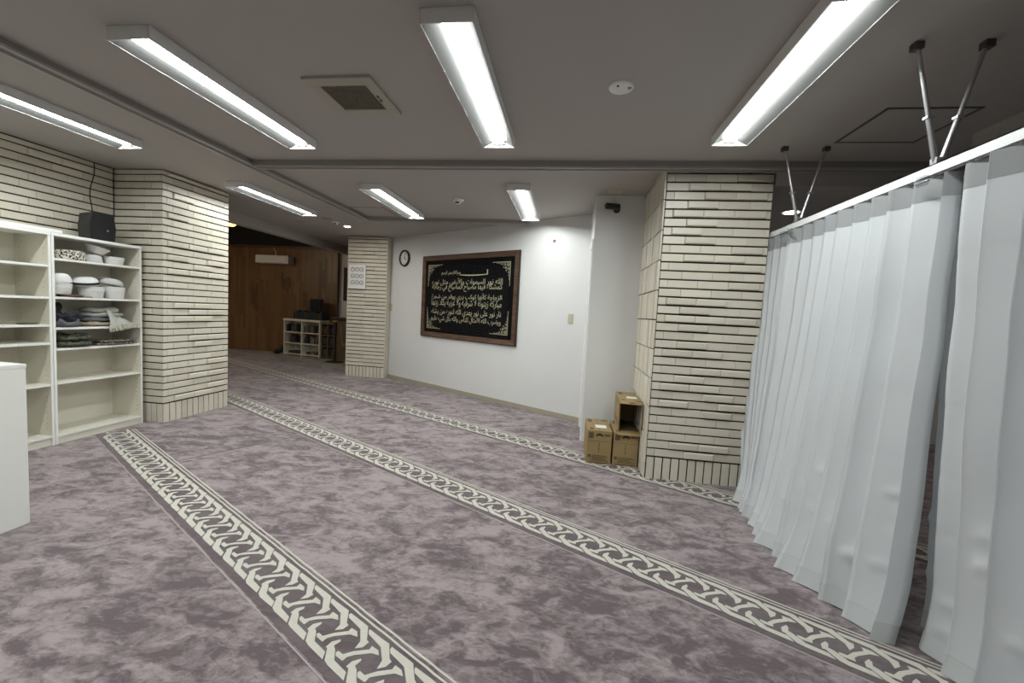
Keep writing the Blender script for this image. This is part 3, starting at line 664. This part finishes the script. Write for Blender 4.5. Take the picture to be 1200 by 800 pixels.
def corner(cx, cz, sx, sz):
    b = MB()
    X = lambda v: fs_(cx) + sx * v; Z = lambda v: fz(cz) + sz * v
    def ln(a, c, d, e): wbox(b, min(X(a), X(c)), max(X(a), X(c)), .0145, .0155, min(Z(d), Z(e)), max(Z(d), Z(e)))
    ln(0, .34, 0, .006); ln(0, .006, 0, .34); ln(.015, .26, .014, .018); ln(.014, .018, .015, .26)
    for (px, pz, r) in ((.045, .045, .026), (.10, .04, .020), (.04, .10, .020), (.085, .085, .022), (.15, .035, .014), (.035, .15, .014), (.125, .075, .013), (.075, .125, .013), (.19, .03, .008), (.03, .19, .008)):
        m = 14; vs = []; fs = []
        for i in range(m):
            a = 2 * PI * i / m; k = .78 + .22 * math.cos(4 * a)
            vs.append(wp(X(px + r * k * math.cos(a)), .0156, Z(pz + r * k * math.sin(a)))); vs.append(wp(X(px + r * .55 * k * math.cos(a)), .0156, Z(pz + r * .55 * k * math.sin(a))))
        for i in range(m): fs.append((2 * i, 2 * i + 1, (2 * i + 3) % (2 * m), (2 * i + 2) % (2 * m)))
        b.add(vs, fs)
    b.build('corner_ornament', M['gold'], FR)
corner(.03, .06, 1, -1); corner(.955, .06, -1, -1); corner(.03, .945, 1, 1); corner(.955, .945, -1, 1)

# ------------------------------------------------------------------ wall clock, switches, hook
def wall_M(s, off, z):   # local x along the wall, local z out of the wall, local y up
    m = Matrix(((WD.x, 0, WN.x, 0), (WD.y, 0, WN.y, 0), (0, 1, 0, 0), (0, 0, 0, 1))); p = wp(s, off, z); m.translation = p; return m
m4 = wall_M(.545, 0, 2.15)
CK = thing('wall_clock', m4.translation, 'round black rimmed wall clock with white face', 'clock')
MB().lathe([(.112, .02), (.118, .034), (.130, .038), (.140, .030), (.143, 0)], M=m4, n=36).build('rim', M['black'], CK)
MB().lathe([(0, .016), (.115, .016), (.115, .0)], M=m4, n=32).build('face', M['paper'], CK)
b = MB()
for i in range(12):
    a = 2 * PI * i / 12; c = Matrix.Rotation(-a, 4, 'Z'); b.box(-.004, .004, .082, .104, .016, .018, M=m4 @ c)
b.build('hour_marks', M['ink'], CK)
for ang, ln, wd, nm in ((125, .062, .006, 'hour_hand'), (20, .09, .004, 'minute_hand')):
    MB().box(-wd, wd, -.012, ln, .019, .022, M=m4 @ Matrix.Rotation(-math.radians(ang), 4, 'Z')).build(nm, M['ink'], CK)
def switch(s, z, label, m=None, h=.06, wd=.035):
    q = m or wall_M(s, 0, z); t = thing('light_switch', q.translation, label, 'light switch')
    MB().box(-wd, wd, -h, h, 0, .010, .002, M=q).build('plate', M['plate'], t); MB().box(-.016, .016, -.034, .034, .009, .014, .002, M=q).build('rocker', M['plate'], t)
switch(3.961, 1.264, 'ivory switch plate on the white wall right of the calligraphy')
switch(.182, 1.285, 'ivory switch plate on the white wall below the clock')
q = wall_M(3.653, 0, 2.239); t = thing('wall_hook', q.translation, 'tiny red brown plastic hook high on the white wall', 'hook')
MB().lathe([(0, .012), (.016, .010), (.018, 0)], M=q, n=14).build('base', M['redhook'], t); MB().tube([q @ Vector((0, -.004, .01)), q @ Vector((0, -.022, .018)), q @ Vector((0, -.024, .028))], .004, 6).build('prong', M['redhook'], t)

# clock poster on the far column
PB = thing('clock_poster', (-3.78, 7.0, 1.585), 'white notice board with nine printed clock faces on the far column', 'notice board')
MB().box(-3.945, -3.625, 6.998, 7.020, 1.585, 2.010, .002).build('board', M['paper'], PB)
mp_ = Matrix(((1, 0, 0, 0), (0, 0, -1, 0), (0, 1, 0, 0), (0, 0, 0, 1)))
hands = random.Random(2)
for r in range(3):
    for c in range(3):
        q = mp_.copy(); q.translation = Vector((-3.865 + c * .083, 6.997, 1.925 - r * .115))
        o = MB().lathe([(.030, 0), (.030, .002), (.037, .002), (.037, 0)], M=q, n=20).build('clock_face', M['ink'], PB)
        b = MB()
        for ln, wd in ((.018, .003), (.026, .002)): b.box(-wd, wd, -.002, ln, 0, .0015, M=q @ Matrix.Rotation(hands.uniform(0, 6.28), 4, 'Z'))
        b.build('hands', M['ink'], o)

# ------------------------------------------------------------------ surveillance camera on the white column
t = thing('security_camera', (.36, 4.335, 2.38), 'black bullet security camera mounted high on the white column', 'security camera')
MB().box(.30, .43, 4.12, 4.24, H - .006, H, .001).build('ceiling_plate', M['plate'], t)
MB().tube([(.365, 4.18, H - .006), (.362, 4.19, 2.45), (.375, 4.21, 2.425), (.40, 4.24, 2.41)], .003, 6).build('cable', M['steel'], t)
b = MB(); b.tube([(.292, 4.185, 2.381), (.415, 4.245, 2.388)], .031, 18); body = b.build('body', M['black'], t)
MB().tube([(.286, 4.182, 2.381), (.296, 4.187, 2.381)], .024, 18).build('lens', plain('lens glass', (.01, .01, .012), .08, .1, 5), body)
b = MB(); b.tube([(.395, 4.24, 2.375), (.405, 4.334, 2.385)], .013, 10); b.lathe([(0, .014), (.034, .012), (.036, 0)], c=(.405, 4.335, 2.385), M=Matrix.Rotation(PI / 2, 4, 'X'), n=18); b.build('mount', M['black'], t)

# ------------------------------------------------------------------ cardboard boxes between the columns
def rect(b, M_, x0, x1, z0, z1, y): b.add([M_ @ Vector(p) for p in ((x0, y, z0), (x1, y, z0), (x1, y, z1), (x0, y, z1))], [(0, 1, 2, 3)])
def closed_box(cx, y0, rz, label, w=.214, d=.43, h=.300):
    t = thing('cardboard_box', (cx, y0, 0.0), label, 'cardboard box', rz=rz); I = Matrix.Identity(4)
    MB().box(-w / 2, w / 2, 0, d, .002, h, .003).build('carton', M['card'], t, local=True)
    b = MB(); b.box(-.0015, .0015, -.001, d + .001, h - .0005, h + .001); b.build('lid_seam', M['card_in'], t, local=True)
    b = MB(); b.box(-w / 2 + .002, w / 2 - .002, -.0012, .002, h - .095, h - .093); b.box(-w / 2 + .001, -w / 2 + .0025, -.0012, .002, h - .095, h); b.build('flap_edge', M['card_in'], t, local=True)
    b = MB(); rect(b, I, -.094, -.052, h - .07, h - .018, -.0014); rect(b, I, .042, .092, h - .045, h - .028, -.0014); rect(b, I, -.085, .085, .012, .018, -.0014)
    rect(b, I, -.093, -.068, .058, .083, -.0014)
    for i in range(5): rect(b, I, -.06, .085 - .02 * (i % 3), .030 + i * .011, .035 + i * .011, -.0014)
    b.build('faded_print', M['ink2'], t, local=True)['kind'] = 'stuff'
    b = MB(); n = 10
    vs = [Vector((.030 * math.cos(PI * i / n), -.0016, h - .044 + .022 * math.sin(PI * i / n))) for i in range(n + 1)]; b.add(vs, [tuple(range(n + 1))])
    for i in range(4): rect(b, I, -.003, .003, .110 + i * .022, .124 + i * .022, -.0016)
    for s in (-1, 1): rect(b, I, .0 + s * .026 - .01, .0 + s * .026 + .01, h - .05, h - .044, -.0016)
    b.build('printed_marks', M['ink'], t, local=True)['kind'] = 'stuff'
    b = MB(); b.box(-.03, .07, .10, .20, h + .0004, h + .0014); b.build('shipping_label', M['paper'], t, local=True)
    b = MB(); b.box(-.085, -.05, .03, .09, h + .0004, h + .0012); b.box(-.09, -.05, .30, .39, h + .0004, h + .0012); b.box(.04, .09, .36, .40, h + .0004, h + .0012); b.build('top_print', M['ink2'], t, local=True)
    return t
closed_box(.331, 3.690, math.radians(.6), 'closed cardboard box standing free beside the white column')
closed_box(.560, 3.690, math.radians(-.4), 'closed cardboard box carrying the open one against the tiled column')
w, d, h = .205, .44, .285
t = thing('cardboard_box', (.586, 3.684, .3025), 'open empty cardboard box lying on top of another box', 'cardboard box', rz=math.radians(-1.5))
b = MB(); k = .004
b.box(-w / 2, w / 2, 0, d, 0, k); b.box(-w / 2, w / 2, 0, d, h - k, h); b.box(-w / 2, -w / 2 + k, 0, d, k, h - k); b.box(w / 2 - k, w / 2, 0, d, k, h - k); b.box(-w / 2 + k, w / 2 - k, d - k, d, k, h - k); b.build('carton', M['card'], t, local=True)
b = MB(); b.box(-w / 2 + k, w / 2 - k, .06, d - k, k, k + .001); b.box(-w / 2 + k, -w / 2 + k + .001, .06, d - k, k, h - k); b.box(w / 2 - k - .001, w / 2 - k, .06, d - k, k, h - k); b.build('inside_liner', M['card_in'], t, local=True)
def flap(p, name):
    b = MB(); vs = [Vector(q) for q in p]; nrm = (vs[1] - vs[0]).cross(vs[3] - vs[0]).normalized() * .003
    b.add(vs + [v + nrm for v in vs], [(0, 1, 2, 3), (7, 6, 5, 4), (0, 4, 5, 1), (1, 5, 6, 2), (2, 6, 7, 3), (3, 7, 4, 0)]); b.build(name, M['card'], t, local=True)
flap([(-w / 2, 0, h), (w / 2, 0, h), (w / 2 + .004, -.065, h - .014), (-w / 2 - .004, -.065, h - .014)], 'flap')
flap([(-w / 2, 0, 0), (w / 2, 0, 0), (w / 2, -.022, -.016), (-w / 2, -.022, -.016)], 'flap')
flap([(-w / 2, 0, 0), (-w / 2, 0, h - .01), (-w / 2 + .018, .06, h - .012), (-w / 2 + .018, .06, .004)], 'flap')
flap([(w / 2 - .001, 0, 0), (w / 2 - .001, 0, h - .01), (w / 2 - .020, -.055, h - .03), (w / 2 - .020, -.055, .012)], 'flap')
b = MB(); b.box(-.03, .06, .12, .21, h + .0004, h + .0014); b.build('shipping_label', M['paper'], t, local=True)
b = MB(); b.box(-.09, -.05, .02, .06, h + .0004, h + .0012); b.box(.04, .09, .0, .03, h + .0004, h + .0012); b.box(-.085, -.05, .30, .40, h + .0004, h + .0012)
for i in range(4): b.box(-w / 2 - .0012, -w / 2, .06 + i * .09, .10 + i * .09, .05, .06 + .03 * (i % 2) + .02)
b.build('print', M['ink2'], t, local=True)
b = MB(); b.box(-.025, .025, -.050, -.036, h - .0075, h - .005); b.build('handle_hole', M['ink'], t, local=True)

# ------------------------------------------------------------------ bookcases on the left wall
BX, BD = -4.19, .335      # front plane, depth
def bookcase(y0, y1, ztop, shelves, label):
    t = thing('bookcase', (BX - BD / 2, (y0 + y1) / 2, 0), label, 'bookcase')
    x0 = BX - BD
    for y in (y0, y1 - .018):
        o = MB().box(x0, BX, y, y + .018, 0, ztop - .024, .001).build('side_panel', M['shelf'], t)
        MB().box(BX - .0005, BX + .001, y, y + .018, 0, ztop - .024).build('edge_band', M['shelf_edge'], o)
        inner = y + .018 if y == y0 else y
        b = MB()
        for i in range(34):
            z = .14 + i * .045
            if z > ztop - .1: break
            for xx in (BX - .045, x0 + .05): b.box(xx - .0025, xx + .0025, inner - .0006, inner + .0006, z - .0025, z + .0025)
        b.build('peg_holes', M['ink'], o)['kind'] = 'stuff'
    o = MB().box(x0, BX + .004, y0 - .001, y1 + .001, ztop - .024, ztop, .002).build('top_panel', M['shelf_edge'], t)
    MB().box(x0, x0 + .006, y0 + .018, y1 - .018, .05, ztop - .024).build('back_panel', M['shelf'], t)
    MB().box(BX - .03, BX - .012, y0 + .018, y1 - .018, 0, shelves[-1] - .018).build('plinth', M['shelf'], t)
    for z in shelves:
        s = MB().box(x0 + .006, BX - .004, y0 + .018, y1 - .018, z - .018, z).build('shelf', M['shelf'], t)
        MB().box(BX - .0045, BX - .002, y0 + .018, y1 - .018, z - .018, z).build('edge_band', M['shelf_edge'], s)
bookcase(2.862, 3.580, 1.755, (1.554, 1.237, .981, .806, .523, .078), 'white bookcase with caps and folded cloths on its shelves')
bookcase(2.140, 2.858, 1.755, (1.491, 1.234, 1.009, .861, .517, .083), 'empty white bookcase half hidden by the low cabinet')
tag(MB().box(-4.51, -4.20, 2.02, 2.95, 1.757, 1.785, .008).build('white_board', M['shelf_edge'], org=(-4.36, 2.5, 1.757)), 'white board lying flat across the tops of the bookcases', 'board')
# low cabinet in the foreground
t = thing('low_cabinet', (-3.115, 1.2, 0), 'low white laminate cabinet standing in front of the bookcases', 'cabinet')
MB().box(-3.34, -2.89, .42, 1.85, 0, .868, .002).build('body', M['cab'], t); MB().box(-3.342, -2.888, .418, 1.852, .868, .888, .002).build('top', M['cab'], t)
for i, y in enumerate((.44, 1.14)):
    o = MB().box(-3.36, -3.338, y, y + .69, .06, .86, .002).build('door', M['cab'], t); MB().tube([(-3.375, y + (.62 if i == 0 else .07), .45), (-3.375, y + (.62 if i == 0 else .07), .60)], .006, 8).build('handle', M['steel'], o)

# ------------------------------------------------------------------ loudspeaker on the bookcase
SP = thing('loudspeaker', (-4.345, 3.30, 1.755), 'small black loudspeaker standing on top of the bookcase', 'loudspeaker')
R_ = Matrix.Translation((-4.345, 3.30, 1.755)) @ Matrix.Rotation(math.radians(86), 4, 'Z') @ Matrix.Rotation(math.radians(0), 4, 'X')
prof = [(-.095, 0), (.095, 0), (.105, .13), (.085, .245), (-.085, .245), (-.105, .13)]
b = MB(); vs = [R_ @ Vector((x, -.09, z)) for x, z in prof] + [R_ @ Vector((x * .72, .09, z * .97 + .001)) for x, z in prof]
b.add(vs, [tuple(range(6)), tuple(range(6, 12))[::-1]] + [(i, i + 6, (i + 1) % 6 + 6, (i + 1) % 6) for i in range(6)]); b.build('cabinet', M['black'], SP)
b = MB(); vs = [R_ @ Vector((x * .92, -.091, .008 + z * .93)) for x, z in prof] + [R_ @ Vector((x * .86, -.101, .014 + z * .88)) for x, z in prof]
b.add(vs, [tuple(range(6, 12))] + [(i, (i + 1) % 6, (i + 1) % 6 + 6, i + 6) for i in range(6)]); b.build('grille', M['black_cloth'], SP)
MB().lathe([(0, .004), (.008, .003), (.009, 0)], M=R_ @ Matrix.Translation((.03, -.101, .10)) @ Matrix.Rotation(PI / 2, 4, 'X'), n=12).build('badge', M['steel'], SP)
pts = []
for i in range(17):
    q = i / 16; z = 2.50 - .50 * q; y = 3.43 - .09 * q ** 1.5 + .008 * math.sin(q * 9.0); x = -4.52 + .10 * q ** 4
    pts.append((x, y, z))
tag(MB().tube(pts, .0045, 6).build('speaker_cable', M['black'], org=(-4.5, 3.35, 2.0)), 'thin black cable running from the ceiling down to the loudspeaker', 'cable')

# ------------------------------------------------------------------ caps and cloths on the shelves
def cap(y, z, label, r=.082, h=.085, m='cap', x=-4.315, tilt=(0, 0), bowl=False, band=None, sq=1.0, dome=False, taper=False):
    t = thing('cap', (x, y, z), label, 'cap'); Rm = Matrix.Rotation(tilt[0], 4, 'X') @ Matrix.Rotation(tilt[1], 4, 'Y') @ Matrix.Diagonal((1, sq, 1, 1))
    if bowl: pr = [(0, .004), (r * .45, 0), (r * .62, .004), (r * .85, h * .6), (r * 1.05, h), (r * 1.03, h + .002), (r * .82, h * .62), (r * .55, .012), (0, .012)]
    elif dome: pr = [(r * .97, 0), (r, .003), (r * .99, h * .30), (r * .93, h * .62), (r * .75, h * .88), (r * .45, h), (0, h * 1.03)]
    elif taper: pr = [(0, .003), (r * .80, 0), (r * .86, .006), (r * .93, h * .5), (r * 1.0, h * .97), (r * .97, h), (r * .90, h * .90), (r * .80, h * .72), (0, h * .70)]
    else: pr = [(r * .96, 0), (r, .004), (r * .995, h * .35), (r * .97, h * .75), (r * .90, h * .94), (r * .75, h), (r * .4, h * 1.02), (0, h * 1.02)]
    MB().lathe(pr, M=Rm, n=28).build('crown', M[m], t, local=True)
    if taper:
        MB().lathe([(r * .945, h * .52), (r * .965, h * .56), (r * .985, h * .70), (r * .978, h * .74)], M=Rm, n=28).build('brim_band', M[band or m], t, local=True)
    elif not bowl:
        MB().lathe([(r * 1.002, .006), (r * 1.012, .010), (r * 1.008, h * .38), (r * .995, h * .41)], M=Rm, n=28).build('brim_band', M[band or m], t, local=True)
    return t
cap(3.405, 1.556, 'small round white knit cap on the top shelf under no other cap', .078, .070, x=-4.29, taper=True)
cap(3.243, 1.556, 'white cap half behind the patterned cap on the top shelf', .074, .070, 'cap2', x=-4.32)
cap(3.255, 1.640, 'white bowl shaped cap tipped upside down on top of other caps', .088, .060, x=-4.30, tilt=(-.22, .18), bowl=True)
cap(3.050, 1.556, 'flat black and white patterned cap on the top shelf', .098, .080, 'cap_pat', x=-4.285, sq=1.1, band='cap_pat')
cap(2.975, 1.2585, 'white knit cap at the bottom of the pair beside the shelf side', .080, .092, x=-4.285, taper=True)
cap(2.970, 1.3535, 'white knit cap lying on another beside the shelf side', .082, .080, x=-4.285, tilt=(.10, 0), dome=True)
cap(3.205, 1.239, 'white knit cap in the middle under the black banded cap', .090, .098, x=-4.275, taper=True)
cap(3.165, 1.350, 'white cap with black patterned band tipped on another cap', .092, .070, x=-4.285, tilt=(.14, .10), band='capband', dome=True)
cap(3.395, 1.239, 'tall white knit cap standing nearest the brick column', .080, .108, x=-4.275, taper=True)
cap(3.375, 1.366, 'grey white cap squashed on top of the tall cap', .094, .060, 'cap2', x=-4.30, tilt=(-.16, .08), dome=True)
def cloth(name, label, x, y, z, sx, sy, sz, m, seed, lay=3, amp=.35, cat='cloth'):
    t = thing(name, (x, y, z), label, cat); rn = random.Random(seed)
    for l in range(lay):
        b = MB(); nu, nv = 28, 12; vs = []; fs = []
        hz = sz / lay; zc = hz * (l + .5); kx = 1 - .10 * l * rn.uniform(.5, 1.4); ky = 1 - .10 * l * rn.uniform(.5, 1.4); oy = rn.uniform(-.06, .06) * sy * (l > 0)
        for i in range(nv + 1):
            ph = -PI / 2 + PI * i / nv
            for j in range(nu):
                th = 2 * PI * j / nu
                c = math.copysign(abs(math.cos(th)) ** .6, math.cos(th)); s = math.copysign(abs(math.sin(th)) ** .6, math.sin(th)); cp = abs(math.cos(ph)) ** .45
                p = Vector((c * cp * sx / 2 * kx, s * cp * sy / 2 * ky + oy, zc + math.copysign(abs(math.sin(ph)) ** .8, math.sin(ph)) * hz * .56))
                d = noise.noise(p * 22 + Vector((seed * 7.3, l * 3.1, 0))) * amp + noise.noise(p * 55 + Vector((0, seed, l))) * amp * .5
                p += Vector((c * d * .025, s * d * .025, abs(math.sin(ph)) * d * hz * .9 * (1 if ph > 0 else .2)))
                p.z = max(p.z, .0015); vs.append(p)
        for i in range(nv):
            for j in range(nu): fs.append((i * nu + j, i * nu + (j + 1) % nu, (i + 1) * nu + (j + 1) % nu, (i + 1) * nu + j))
        b.add(vs, fs, True); o = b.build('fold', m if not isinstance(m, list) else m[l % len(m)], t, local=True); o.data.set_sharp_from_angle(angle=PI)
    return t
cloth('folded_cloth', 'brown cloth hanging slightly over the shelf edge under the caps', -4.24, 3.02, 1.238, .12, .15, .018, M['cl_brown'], 3, 1)
cloth('folded_cloth', 'flat tan cloth lying next to the brown cloth under the caps', -4.225, 3.10, 1.238, .06, .13, .012, M['cl_tan'], 4, 1)
cloth('folded_cloth', 'crumpled navy cloth lying behind the grey cloth', -4.405, 2.975, .983, .15, .15, .155, M['cl_navy'], 5, 2, 1.0)
cloth('folded_cloth', 'crumpled grey cloth lying in front of the navy one', -4.25, 2.995, .983, .12, .17, .10, [M['cl_grey'], M['cl_navy']], 6, 2, 1.1)
TW = cloth('folded_towel', 'pale grey folded shawl with cream fringe hanging over the shelf edge', -4.335, 3.315, .983, .25, .37, .16, [M['cl_tan'], M['cl_grey'], M['cl_sage'], M['cl_sage']], 8, 4, .7, 'shawl')
b = MB(); n = 12; vs = []; fs = []     # front drape of the shawl
for i in range(n + 1):
    for j in range(9):
        q = i / n; r = j / 8; yy = 3.30 + (.00 + .235 * q) - .02 * r; zz = .985 + .155 * (1 - q) ** .8 * (1 - r) + .005 + r * (-.015 + .03 * q) + .01 * math.sin(q * 9 + r * 4)
        vs.append((-4.26 + .085 * math.sin(r * PI * .5) + .008 * math.sin(q * 14), yy, zz))
for i in range(n):
    for j in range(8): fs.append((i * 9 + j, (i + 1) * 9 + j, (i + 1) * 9 + j + 1, i * 9 + j + 1))
b.add(vs, fs, True); b.build('drape', M['cl_sage'], TW)
b = MB(); rf = random.Random(3)
for i in range(46):
    q = i / 45; y = 3.275 + .255 * q; z = .990 + .030 * q; l = .062 - .012 * q
    b.tube([(-4.176, y, z), (-4.170, y + rf.uniform(-.006, .006), z - l * .5), (-4.172, y + rf.uniform(-.012, .012), z - l)], .0034, 5, r1=.002)
o = b.build('fringe', M['cl_fringe'], TW); o['kind'] = 'stuff'
cloth('folded_cloth', 'crumpled dark green cloth lying on the lower shelf', -4.30, 3.055, .808, .23, .25, .10, M['cl_camo'], 9, 2, 1.0)
cloth('folded_cloth', 'flat beige patterned cloth lying beside the dark green one', -4.29, 3.375, .808, .22, .34, .040, M['cl_beigepat'], 10, 2, .5)
cloth('folded_cloth', 'thin dark green strip of cloth lying in the empty bookcase', -4.25, 2.74, 1.011, .09, .12, .008, M['cl_camo'], 12, 1, .3)

# ------------------------------------------------------------------ the dark room beyond the columns
t = thing('air_conditioner', (-7.25, 9.6, 2.2), 'white wall air conditioner hung on the wood strip wall', 'air conditioner')
MB().box(-7.74, -6.86, 9.36, 9.60, 2.20, 2.40, .02).build('casing', M['white_pl'], t)
MB().box(-7.72, -6.90, 9.345, 9.362, 2.235, 2.385, .006).build('front_panel', M['white_pl'], t)
MB().box(-7.70, -6.92, 9.35, 9.38, 2.20, 2.222).build('louvre', M['track2'], t)
tag(MB().tube([(-7.33, 9.55, 2.42), (-7.36, 9.585, 2.52), (-7.42, 9.59, 2.60)], .010, 6).build('cooling_pipe', M['white_pl'], org=(-7.35, 9.58, 2.5)), 'thin pale pipe rising from the air conditioner', 'pipe')
def shelf_unit(loc, rz, wd, d, h, cols, rows, m, label):
    t = thing('bookcase', loc, label, 'bookcase', rz=rz); k = .022; I = wd / cols
    for i in range(cols + 1): MB().box(-wd / 2 + i * I - k / 2 * (0 < i < cols) - k * (i == cols), -wd / 2 + i * I + k / 2 * (0 < i < cols) + k * (i == 0), 0, d, 0, h - .05).build('upright', m, t, local=True)
    MB().box(-wd / 2 - .01, wd / 2 + .01, -.01, d, h - .05, h, .004).build('top', m, t, local=True)
    MB().box(-wd / 2, wd / 2, d - .01, d, 0, h).build('back_panel', m, t, local=True)
    for r in range(rows): MB().box(-wd / 2, wd / 2, .004, d, .05 + r * (h - .10) / rows - .02, .05 + r * (h - .10) / rows).build('shelf', m, t, local=True)
    return t
BL, BR = (-6.29, 9.10), math.radians(-9)
shelf_unit((*BL, 0), BR, 1.06, .32, .885, 2, 3, M['shelf'], 'white two column bookcase full of books by the wood wall')
shelf_unit((-5.545, 8.975, 0), BR, .36, .30, .86, 2, 3, M['woodbox'], 'narrow brown bookcase beside the white one by the wood wall')
BC = [plain('book cloth %d' % i, c, .7, .1, 20) for i, c in enumerate(((.02, .025, .03), (.05, .06, .05), (.09, .03, .025), (.12, .11, .09), (.03, .05, .04), (.18, .17, .15), (.05, .035, .02)))]
BN = ('black', 'grey green', 'dark red', 'tan', 'dark green', 'pale grey', 'brown'); HALF = ('half beside the black bag', 'half beside the brown bookcase'); rb = random.Random(6); cb, sb = math.cos(BR), math.sin(BR)
def book(cx, cy, z, w_, h_, lean, mi, label, group, d=.17, flat=False):
    t = thing('book', (cx, cy, z), label, 'book', group, rz=BR); Rm = Matrix.Rotation(lean, 4, 'Y'); m = BC[mi]
    if flat:
        MB().box(-h_ / 2, h_ / 2, 0, d, 0, w_, .002).build('cover', m, t, local=True); MB().box(-h_ / 2 + .004, h_ / 2 - .004, .004, d - .004, .003, w_ - .003).build('pages', M['paper'], t, local=True); return
    b = MB(); b.box(-w_ / 2, w_ / 2, 0, .004, 0, h_, M=Rm); b.box(-w_ / 2, -w_ / 2 + .003, 0, d, 0, h_, M=Rm); b.box(w_ / 2 - .003, w_ / 2, 0, d, 0, h_, M=Rm); b.build('cover', m, t, local=True)
    MB().box(-w_ / 2 + .003, w_ / 2 - .003, .004, d - .004, .004, h_ - .006, M=Rm).build('pages', M['paper'], t, local=True)
for c in range(2):
    for r in range(3):
        z = .052 + r * (.785 / 3); x = -.53 + .03 + c * .53; end = x + .47
        if r == 0:
            for i in range(3): q = x + .12 + .12 * i; book(BL[0] + cb * q - sb * .06, BL[1] + sb * q + cb * .06, z + .0, .06, .10, 0, mi := rb.randrange(7), '%s book lying low in the white bookcase, %s' % (BN[mi], HALF[c]), 'books in the white bookcase', flat=True)
            continue
        while x < end - .06:
            w_ = rb.uniform(.03, .055); h_ = rb.uniform(.13, .20); x += w_
            if rb.random() < .22: x += .05; continue
            q = x - w_ / 2; book(BL[0] + cb * q - sb * .05, BL[1] + sb * q + cb * .05, z, w_ - .003, h_, 0, mi := rb.randrange(7), '%s upright book, %s shelf of white bookcase, %s' % (BN[mi], 'middle' if r == 1 else 'upper', HALF[c]), 'books in the white bookcase')
x = -.28
while x < .50:
    w_ = rb.uniform(.04, .07); h_ = rb.uniform(.16, .215); x += w_; q = x - w_ / 2
    book(BL[0] + cb * q - sb * .03, BL[1] + sb * q + cb * .03, .886, w_ - .003, h_, 0, mi := rb.choice((0, 0, 4, 6, 0)), '%s book standing on top of the white bookcase' % BN[mi], 'books on top of the white bookcase', d=.15)
t = thing('loudspeaker', (-6.07, 9.27, .886), 'tall black loudspeaker standing behind the books on the white bookcase', 'loudspeaker', rz=BR)
MB().box(-.15, .15, 0, .12, 0, .50, .012).build('cabinet', M['black'], t, local=True); MB().box(-.135, .135, -.006, .002, .02, .48, .003).build('grille', M['black_cloth'], t, local=True)
for i, (x, z) in enumerate(((-5.64, .33), (-5.46, .33), (-5.64, .58), (-5.46, .58), (-5.64, .06), (-5.46, .06))):
    book(x, 9.0 + .03, z, .10, .16, 0, (0, 1, 6)[i % 3], 'thick %s book on the %s shelf of the narrow brown bookcase' % (BN[(0, 1, 6)[i % 3]], ('middle', 'upper', 'bottom')[i // 2]), 'books in the brown bookcase', d=.12)
t = thing('lectern', (-5.05, 8.95, 0), 'brown wooden lectern with black top beside the far tiled column', 'lectern')
MB().box(-5.27, -4.80, 8.86, 9.16, 0, .93, .004).build('body', M['woodbox'], t); MB().box(-5.36, -4.74, 8.80, 9.20, .93, .985, .008).build('top', M['black'], t)
t = thing('stand', (-5.10, 8.55, 0), 'black pole stand on a round base in front of the lectern', 'stand')
MB().lathe([(0, .03), (.05, .028), (.19, .016), (.20, .004), (.20, 0)], c=(-5.10, 8.55, .002), n=26).build('base', M['black'], t)
MB().tube([(-5.10, 8.55, .02), (-5.10, 8.55, .90)], .028, 12).build('pole', M['black'], t)
MB().tube([(-5.10, 8.55, .62), (-5.10, 8.55, .90)], .036, 12).build('sleeve', M['black'], t)
MB().box(-5.16, -5.05, 8.53, 8.57, .895, .925, .004).build('head', plain('brass', (.45, .32, .12), .4, .1, 8, metal=.7), t)
pts = [(-5.02 + .0 + .19 * q, 8.62, .86 - .50 * math.sin(PI * min(1, q * 1.0)) ** .7) for q in [i / 14 for i in range(15)]]
tag(MB().tube(pts, .012, 8).build('hanging_cable', M['tan_hose'], org=(-4.95, 8.62, .4)), 'tan cable hanging in a loop beside the pole stand', 'cable')
tag(MB().box(-5.28, -4.63, 8.25, 8.90, .001, .009, .003).build('floor_mat', M['cl_tan'], org=(-4.95, 8.5, 0)), 'small beige mat lying under the pole stand', 'mat')
t = thing('wall_poster', (-5.0, 9.69, 1.4), 'dark red poster on the white wall beside the wood wall', 'poster')
MB().box(-5.58, -4.9, 9.672, 9.698, 1.38, 2.20, .003).build('frame', M['ink'], t); MB().box(-5.55, -4.93, 9.668, 9.674, 1.41, 2.17).build('sheet', M['red'], t)
t = thing('black_bag', (-6.98, 9.22, 0), 'small black bag slumped on the floor beside the white bookcase', 'bag')
b = MB(); nu, nv = 18, 8; vs = []; fs = []
for i in range(nv + 1):
    for j in range(nu):
        ph = -PI / 2 + PI * i / nv; th = 2 * PI * j / nu; p = Vector((math.cos(th) * math.cos(ph) * .11, math.sin(th) * math.cos(ph) * .09, .08 + math.sin(ph) * .08))
        p.x += p.z * .9 - .05; p += p.normalized() * noise.noise(p * 9) * .04; p.z = max(p.z, .002); vs.append(p)
for i in range(nv):
    for j in range(nu): fs.append((i * nu + j, i * nu + (j + 1) % nu, (i + 1) * nu + (j + 1) % nu, (i + 1) * nu + j))
b.add(vs, fs, True); b.build('body', M['black'], t, local=True); MB().tube([(.02, 0, .13), (.10, 0, .24), (.13, 0, .10)], .008, 6).build('strap', M['black'], t, local=True)
